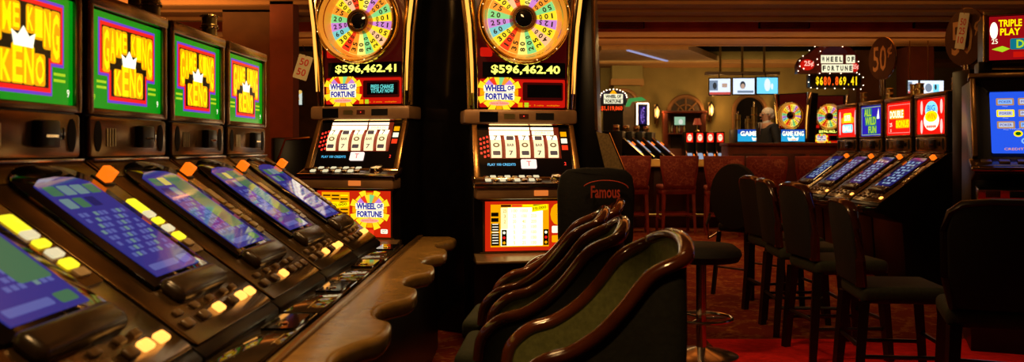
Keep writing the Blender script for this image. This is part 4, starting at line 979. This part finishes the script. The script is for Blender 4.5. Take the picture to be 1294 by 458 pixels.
# distant wheel machines and their jackpot sign
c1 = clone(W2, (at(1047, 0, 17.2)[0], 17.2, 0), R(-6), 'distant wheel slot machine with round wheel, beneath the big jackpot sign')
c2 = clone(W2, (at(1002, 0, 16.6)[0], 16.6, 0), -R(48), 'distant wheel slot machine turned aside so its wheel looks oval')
c1.scale = c2.scale = (.9, .9, .9)
def jackpot_sign():
    Y = 16.6; x, _, z = at(1058, 90, Y); root = empty('jackpot_sign', (x, Y, z), 0, 'bulb-edged jackpot sign with black and white letter tiles and orange digits', 'sign')
    s = Y/1100
    M = upface(0, 0, 0)
    def q(px, py): return ((px-1058)*s, (90-py)*s)
    b = MB(); b.prism([q(1008, 93), q(1084, 93), q(1084, 70), q(1075, 60), q(1062, 55), q(1048, 55), q(1032, 60), q(1022, 68), q(1012, 74), q(1008, 82)], -.2, .0, mat('sign_maroon', (.12, .01, .01), .4, noise=.2), M, bev=.01)
    b.prism(ell(*q(1055, 68), 16*s, 9*s, 20, 0, PI), 0, .01, mat('sign_violet', (.08, .03, .16), .4, noise=.2), M); b.build('board', root)
    b = MB(); rd = E('neon_pink', 255, 190, 170, 1.2); b.prism(ell(*q(1020, 82), 9*s, 7*s, 16), 0, .012, REDG, M); b.text('25¢', *q(1022, 81), 12*s, 8*s, rd, M, .014, .02); b.build('price_badge', root); b = MB(); b.prism(ell(*q(1080, 85), 5*s, 6*s, 14), 0, .012, REDG, M); b.text('25¢', *q(1081, 85), 7*s, 7*s, rd, M, .014, .02); b.build('price_badge', root)
    tile = E('letter_tile', 250, 245, 205, 1.05)
    b = MB()
    for k, ch in enumerate('WHEEL OF'):
        if ch == ' ': continue
        px = 1040+5.5*k-(1.2 if k > 5 else 0); c = q(px, 75); b.prism(rect(c[0]-2.6*s, c[0]+2.6*s, c[1]-5*s, c[1]+5*s), 0, .02, tile, M); b.text(ch, c[0], c[1], 3.6*s, 6.5*s, INK, M, .022, .05)
    for k, ch in enumerate('FORTUNE'):
        c = q(1041+5.6*k, 86.5); b.prism(rect(c[0]-2.7*s, c[0]+2.7*s, c[1]-5*s, c[1]+5*s), 0, .02, tile, M); b.text(ch, c[0], c[1], 3.8*s, 6.5*s, INK, M, .022, .05)
    b.build('letter_tiles', root)
    b = MB(); c0 = q(1023, 111); c1 = q(1088, 94); b.box(c0[0], c1[0], -.02, .2, c0[1], c1[1], BLACK, .01)
    dy = E('digit_yellow', 250, 210, 20, 1.3); do = E('digit_orange', 255, 90, 20, 1.3)
    for k, ch in enumerate('$680,869.41'):
        c = q(1032.5+4.9*k, 102.5 if ch not in ',.' else 107); b.text(ch, c[0], c[1], (4 if ch not in ',.1' else 1.6)*s, (11 if ch not in ',.' else 2.5)*s, do if ch in '80,' and k < 6 else dy, M, .022, .03)
    b.build('digit_display', root)
    pts = [(1022, 95), (1035, 93), (1048, 93), (1062, 93), (1085, 94), (1090, 98), (1090, 108), (1087, 113), (1078, 113), (1066, 112), (1054, 112), (1042, 112), (1032, 112), (1024, 111), (1021, 104), (1008, 90), (1010, 84), (1010, 77), (1014, 71), (1022, 64), (1029, 59), (1037, 57), (1050, 56), (1056, 56), (1064, 59), (1060, 52), (1036, 65), (1043, 58), (1032, 75), (1015, 87), (1033, 82), (1084, 78), (1082, 92)]
    for p in pts: b = MB(); c = q(*p); b.ball((c[0], c[1], .03), .010, BULBW, 6, M=M); b.build('bulb', root)
    b = MB(); b.tube([(-.3, .05, .3), (-.3, .05, 1.17)], .012, BLACK, 6); b.tube([(.3, .05, .3), (.3, .05, 1.17)], .012, BLACK, 6); b.build('hanger', root)
    return root
jackpot_sign()

# far kiosk, small jackpot sign and slots by the alcove
def small_jackpot():
    Y = 17.6; s = Y/1100; x, _, z = at(775, 125, Y); root = empty('small_jackpot_sign', (x, Y, z), 0, 'small arched jackpot sign with red digits beside the black carousel machine', 'sign'); M = upface(0, 0, 0)
    b = MB(); b.prism([(-17*s, -8*s), (17*s, -8*s), (17*s, 2*s)] + [(17*s*math.cos(PI*i/10), 2*s+10*s*math.sin(PI*i/10)) for i in range(1, 10)] + [(-17*s, 2*s)], -.15, 0, mat('sign_navy', (.02, .02, .08), .4, noise=.2), M); b.build('board', root)
    b = MB(); t = E('letter_tile', 250, 245, 205, 1.05)
    b.prism(rect(-12*s, 12*s, 0, 6*s), 0, .01, t, M); b.text('WHEEL OF', 0, 3*s, 20*s, 4*s, INK, M, .012, .05); b.prism(rect(-12*s, 12*s, -6*s, -.6*s), 0, .01, t, M); b.text('FORTUNE', 0, -3.2*s, 20*s, 4*s, INK, M, .012, .05)
    b.prism([(-5*s, 6*s), (0, 12*s), (5*s, 6*s)], 0, .011, KO, M); b.build('letter_tiles', root)
    b = MB(); b.box(-17*s, 13*s, -.01, .1, -16*s, -8.3*s, BLACK); b.text('$1,119,060', -2*s, -12.3*s, 27*s, 6.5*s, E('digit_red', 255, 70, 20, 1.3), M, .012, .03); b.build('digit_display', root)
    for i in range(13): b = MB(); a = PI*i/12; b.ball((17*s*math.cos(a), 2*s+10*s*math.sin(a), .02), .013, BULBW, 6, M=M); b.build('bulb', root)
    b = MB(); b.box(-.2, .2, .02, .12, -z, -16*s, BLACK); b.build('stand', root)
small_jackpot()
def kiosk():
    Y = 17.4; s = Y/1100; x, _, z = at(812, 144, Y); root = empty('lit_kiosk', (x, Y, 0), 0, 'narrow display framed in white bulbs with dark blue panel by the column', 'display'); M = upface(0, 0, z)
    b = MB(); b.box(-8*s, 8*s, 0, .3, z-17*s, z+14*s, BLACK, .01); b.box(-.1, .1, .05, .25, 0, z-17*s, BLACK); b.build('cabinet', root)
    b = MB(); b.prism(rect(-5*s, 5*s, -13*s, 10*s), 0, .012, E('panel_indigo', 25, 20, 70, .8), M)
    for k, ch in enumerate('JACKPOT'): b.text(ch, 0, 7*s-3*s*k, 5*s, 2.6*s, E('violet_text', 150, 110, 230, 1), M, .014)
    b.build('panel', root)
    for i in range(12):
        for sx in (-1, 1): b = MB(); b.ball((sx*7*s, (-13+2.3*i)*s, .02), .018, BULBW, 6, M=M); b.build('bulb', root)
    for i in range(6): b = MB(); b.ball(((-6+2.4*i)*s, 13*s, .02), .018, BULBW, 6, M=M); b.build('bulb', root)
    b = MB(); b.prism([(-22*s, 9*s), (-18*s, 19*s), (-2*s, 21*s), (4*s, 17*s), (-14*s, 15*s), (-17*s, 9*s)][::-1], .0, .1, glow('green_canopy', (.08, .55, .12), .5), M); b.build('green_canopy', root)
kiosk()
def far_slot(x, y, rz, label, wd=.5, d0=1.25, d1=.9, group='small far machines by the column', sign=None, z=1.55):
    root = empty('far_slot_machine', (x, y, 0), rz, label, 'slot machine', group)
    b = MB(); b.box(-wd/2, wd/2, 0, .4, 0, z, BLACK, .01); b.build('cabinet', root)
    T, L = slope(0, d0, .42, d1); b = MB(); b.prism(rect(-wd/2+.02, wd/2-.02, -L, 0), -.2, 0, BLACK, T); b.tube([(-wd/2+.02, 0, .005), (-wd/2+.02, -L, .005)], .012, CHROME, 6, T); b.build('deck', root)
    b = MB(); b.prism(rrect(-wd*.32, wd*.2, -L*.75, -L*.15, .02, 3), .0, .006, glow('far_screen', (.35, .45, .6), .8), T); b.build('screen', root)
    b = MB(); b.box(wd*.28, wd*.4, -L*.4, -L*.25, 0, .03, ORB, .004, M=T); b.build('service_light', root)
    if sign: 
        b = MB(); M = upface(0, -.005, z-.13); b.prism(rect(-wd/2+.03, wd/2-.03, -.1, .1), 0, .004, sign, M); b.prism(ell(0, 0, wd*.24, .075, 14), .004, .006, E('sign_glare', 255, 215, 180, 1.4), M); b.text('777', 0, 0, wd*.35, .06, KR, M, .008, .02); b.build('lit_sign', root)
    else:
        b = MB(); b.box(-.05, .05, .1, .2, z, z+.12, CHROME, .01); b.build('lamp_top', root)
    return root
for k, (px, lab) in enumerate(((789, 'small far machine with bluish sloped screen, nearest the black carousel'), (801, 'small far machine with bluish sloped screen, below the lit kiosk corner'), (814, 'small far machine with bluish sloped screen, directly under the kiosk'), (826, 'small far machine with bluish sloped screen, farthest from the carousel'))):
    far_slot(at(px, 0, 16.0+.34*k)[0], 16.0+.34*k, R(68), lab, .30, 1.5, 1.14, z=1.62)
REDS = E('far_red_sign', 250, 40, 20, 1.1)
for k, (px, lab) in enumerate(((871.5, 'small machine with red lit sign, first of four from the arched window'), (884.5, 'small machine with red lit sign, second of four from the arched window'), (897.5, 'small machine with red lit sign, third of four, under the wall sconce'), (910, 'small machine with red lit sign, last of four, nearest the dark doorway'))):
    far_slot(at(px, 0, 19.0)[0], 19.0, 0, lab, .20, group='four small machines with red signs behind the bar', sign=REDS, z=1.67)
# back bar cabinet, small television, red lamp, bottles
bx = at(868, 0, 19.4)[0]
root = empty('back_bar_cabinet', (bx, 19.55, 0), 0, 'reddish mahogany back bar cabinet beneath the arched window', 'cabinet')
b = MB(); b.box(-.48, .48, 0, .35, 0, 1.3, MAHO, .01); b.box(-.48, -.38, .1, .35, 1.3, 2.1, MAHO, .01); b.box(.38, .48, .1, .35, 1.3, 2.1, MAHO, .01); b.box(-.5, .5, .08, .35, 2.1, 2.16, MAHO, .01); b.build('body', root)
b = MB(); b.box(-.38, .38, .1, .34, 1.62, 1.65, MAHO, .004); b.build('shelf', root)
for k in range(7):
    b = MB(); b.lathe([(0, 0), (.025, 0), (.027, .1), (.01, .14), (.01, .19), (0, .19)], [BRASS, STEEL, REDLAC][k % 3], n=10); o = b.build('bottle'); o.location = (bx-.33+.055*k, 19.72, 1.65); tag(o, 'small bottle on the shelf of the back bar cabinet', 'bottle', 'bottles on the back bar shelf')
b = MB(); b.box(-.13, .13, 0, .06, -.1, .1, BLACK, .008); M = upface(0, -.003, 0); b.prism(rect(-.12, .12, -.09, .09), 0, .004, glow('tv_green', (.35, .6, .4), .8), M); b.prism(ell(.02, -.02, .05, .06, 12), .004, .005, glow('tv_pale', (.8, .85, .75), .8), M)
o = b.build('small_television'); o.location = at(859, 153, 19.5); tag(o, 'small square television with greenish picture before the arched window', 'television')
root = empty('table_lamp', at(881, 167, 19.3), 0, 'small lamp with red shade behind the red-signed machines', 'lamp')
b = MB(); b.lathe([(.05, 0), (.05, .02), (.015, .05), (.015, .2)], BRASS, n=12); b.build('base', root)
b = MB(); b.lathe([(.10, .16), (.06, .30)], glow('red_shade', (.55, .06, .02), .45), n=20); b.build('lamp_shade', root)
# wall sconces
def sconce(px, py, Y, label, e=6):
    x, y, z = at(px, py, Y); root = empty('wall_sconce', (x, y, z), 0, label, 'wall lamp', 'lantern sconces on the far wall')
    b = MB(); b.box(-.05, .05, -.02, .0, -.25, .2, BRONZE, .01); b.tube([(0, -.02, -.2), (0, -.1, -.28), (0, -.14, -.15)], .012, BRONZE, 6); b.build('bracket', root)
    b = MB(); b.lathe([(.02, -.12), (.05, -.08), (.055, .07), (.02, .13), (0, .15)], mat('amber_glass', (.8, .4, .1), .3, 0, (1, .45, .12), 1.5), Matrix.Translation((0, -.15, 0)), 6, smooth=False); b.build('glass_lantern', root)
    b = MB()
    for k in range(6): a = k*PI/3; b.tube([(.03*math.cos(a), -.15+.03*math.sin(a), -.14), (.062*math.cos(a), -.15+.062*math.sin(a), -.08), (.066*math.cos(a), -.15+.066*math.sin(a), .08), (0, -.15, .2)], .011, BLACK, 4)
    b.build('lantern_cage', root)
    lamp('POINT', (x, y-.30, z), e*1.8, (1, .5, .14), .06)
sconce(897, 140, 19.95, 'lantern wall sconce glowing above the four red-signed machines', 7)
sconce(981, 140, 19.95, 'lantern wall sconce glowing above the man with grey hair', 5)
sconce(829, 143, 19.9, 'dim lantern wall sconce beside the bulb-framed display', 4)
# televisions
def tv(px0, px1, py0, py1, Y, label, pic, tilt, group='televisions hanging by the ceiling'):
    x0, _, z1 = at(px0, py0, Y); x1, _, z0 = at(px1, py1, Y); w_, h_ = x1-x0, z1-z0
    root = empty('television', ((x0+x1)/2, Y, (z0+z1)/2), R(tilt), label, 'television', group); M = upface(0, -.03, 0)
    b = MB(); b.box(-w_/2, w_/2, -.03, .05, -h_/2, h_/2, BLACK, .01); b.build('housing', root)
    b = MB(); a, c = w_*.46, h_*.44; W_ = glow('tv_white', (.75, .85, 1), 1.15); b.prism(rect(-a, a, -c, c), 0, .004, W_, M)
    G = glow('tv_grey', (.22, .3, .42), .9); D = glow('tv_dark', (.04, .05, .06), .8); F = glow('tv_face', (.6, .4, .3), .9); Cn = glow('tv_cyan', (.18, .72, 1), 1.1); Bd = glow('tv_red', (.7, .1, .08), .9)
    if pic == 'news': b.prism(rect(-a, -.2*a, -.5*c, .8*c), .004, .006, G, M); b.prism(ell(-.5*a, .1*c, .2*a, .45*c, 12), .006, .007, D, M); b.prism(rect(.2*a, .7*a, -.1*c, .4*c), .004, .006, F, M); b.prism(rect(-a, a, -c, -.7*c), .004, .006, Bd, M)
    if pic == 'face': b.prism(ell(-.1*a, .15*c, .26*a, .5*c, 14), .004, .006, D, M); b.prism(ell(-.1*a, .0, .18*a, .34*c, 14), .006, .008, F, M); b.prism(rect(-.6*a, .9*a, -.85*c, -.55*c), .004, .006, G, M)
    if pic == 'cyan': b.prism(rect(-a, a, -c, c), .004, .005, Cn, M); b.prism(ell(0, .1*c, .3*a, .8*c, 14), .005, .006, W_, M); b.prism(ell(.45*a, -.1*c, .12*a, .4*c, 10), .005, .006, W_, M)
    if pic == 'game': b.prism(ell(-.3*a, 0, .3*a, .6*c, 12), .004, .006, G, M); b.prism(rect(.1*a, .6*a, -.6*c, .5*c), .004, .006, Cn, M); b.prism(ell(.3*a, .1*c, .1*a, .4*c, 12), .006, .007, D, M)
    b.build('screen', root)
    b = MB(); b.tube([(0, .04, 0), (0, .1, h_*.75), (0, .1, (3.27 if Y < 17 else 2.78)-(z0+z1)/2)], .01, BRONZE, 6); b.build('mount', root)
    return root
tv(895.5, 923.5, 98.5, 121, 17.5, 'hanging television showing a news picture, above the small red signs', 'news', -6); tv(925, 954, 98, 120.5, 17.5, 'hanging television showing a dark-haired face, middle of the three', 'face', -3); tv(954.5, 983.5, 97, 120, 17.5, 'hanging television with a cyan picture, above the gold posts', 'cyan', 3)
x0 = at(893, 93, 17.6); x1 = at(986, 93, 17.6)
b = MB(); b.box(x0[0], x1[0], 17.6, 17.8, x0[2]-.02, x0[2]+.04, mat('shelf_slate', (.4, .36, .32), .5, noise=.1), .01)
for f_ in (.2, .5, .8): b.box(x0[0]+(x1[0]-x0[0])*f_-.02, x0[0]+(x1[0]-x0[0])*f_+.02, 17.68, 17.72, x0[2], 3.95, OCHRE)
tag(b.build('television_rail'), 'grey ceiling rail that carries the three hanging televisions', 'rail')
tv(1146, 1159.5, 101, 119, 15.6, 'narrow hanging television seen beyond the reddish column', 'news', 0); tv(1160, 1193, 101, 121.5, 15.6, 'hanging television showing pale figures above the round emblem machine', 'game', 4)
# distant lit sign and dark tower at the far left
b = MB(); x, y, z = at(369, 125, 13.0); M = upface(0, 0, 0); b.box(-.17, .17, 0, .1, -.11, .11, BLACK, .01); b.prism(rect(-.15, .15, -.09, .09), 0, .004, glow('far_board', (.75, .85, .75), .8), M)
for k in range(5): b.prism(ell(-.12+.06*k, .1, .03, .03, 10), 0, .006, glow('far_board_gold', (.9, .55, .12), .9), M)
b.text('CASHIER', 0, .01, .24, .05, KO, M, .006, .02); b.text('OPEN', 0, -.05, .16, .04, LETB, M, .006); b.box(-.04, .04, .02, .08, -z, -.1, BLACK)
o = b.build('far_lit_board'); o.location = (x, y, z); tag(o, 'small pale lit board seen between the column and the paper tag', 'sign')
b = MB(); root = empty('far_upright_machine', (at(372, 0, 9.5)[0], 9.5, 0), R(20), 'dark upright cabinet beneath the pale lit board, beside a wheel machine', 'cabinet')
b = MB(); b.box(-.22, .2, 0, .4, 0, 1.42, BLACK, .015); b.build('cabinet', root); b = MB(); b.tube([(-.2, -.01, 1.1), (-.1, -.02, 1.40), (.16, -.02, 1.42)], .012, CHROME, 6); b.build('edge_trim', root)
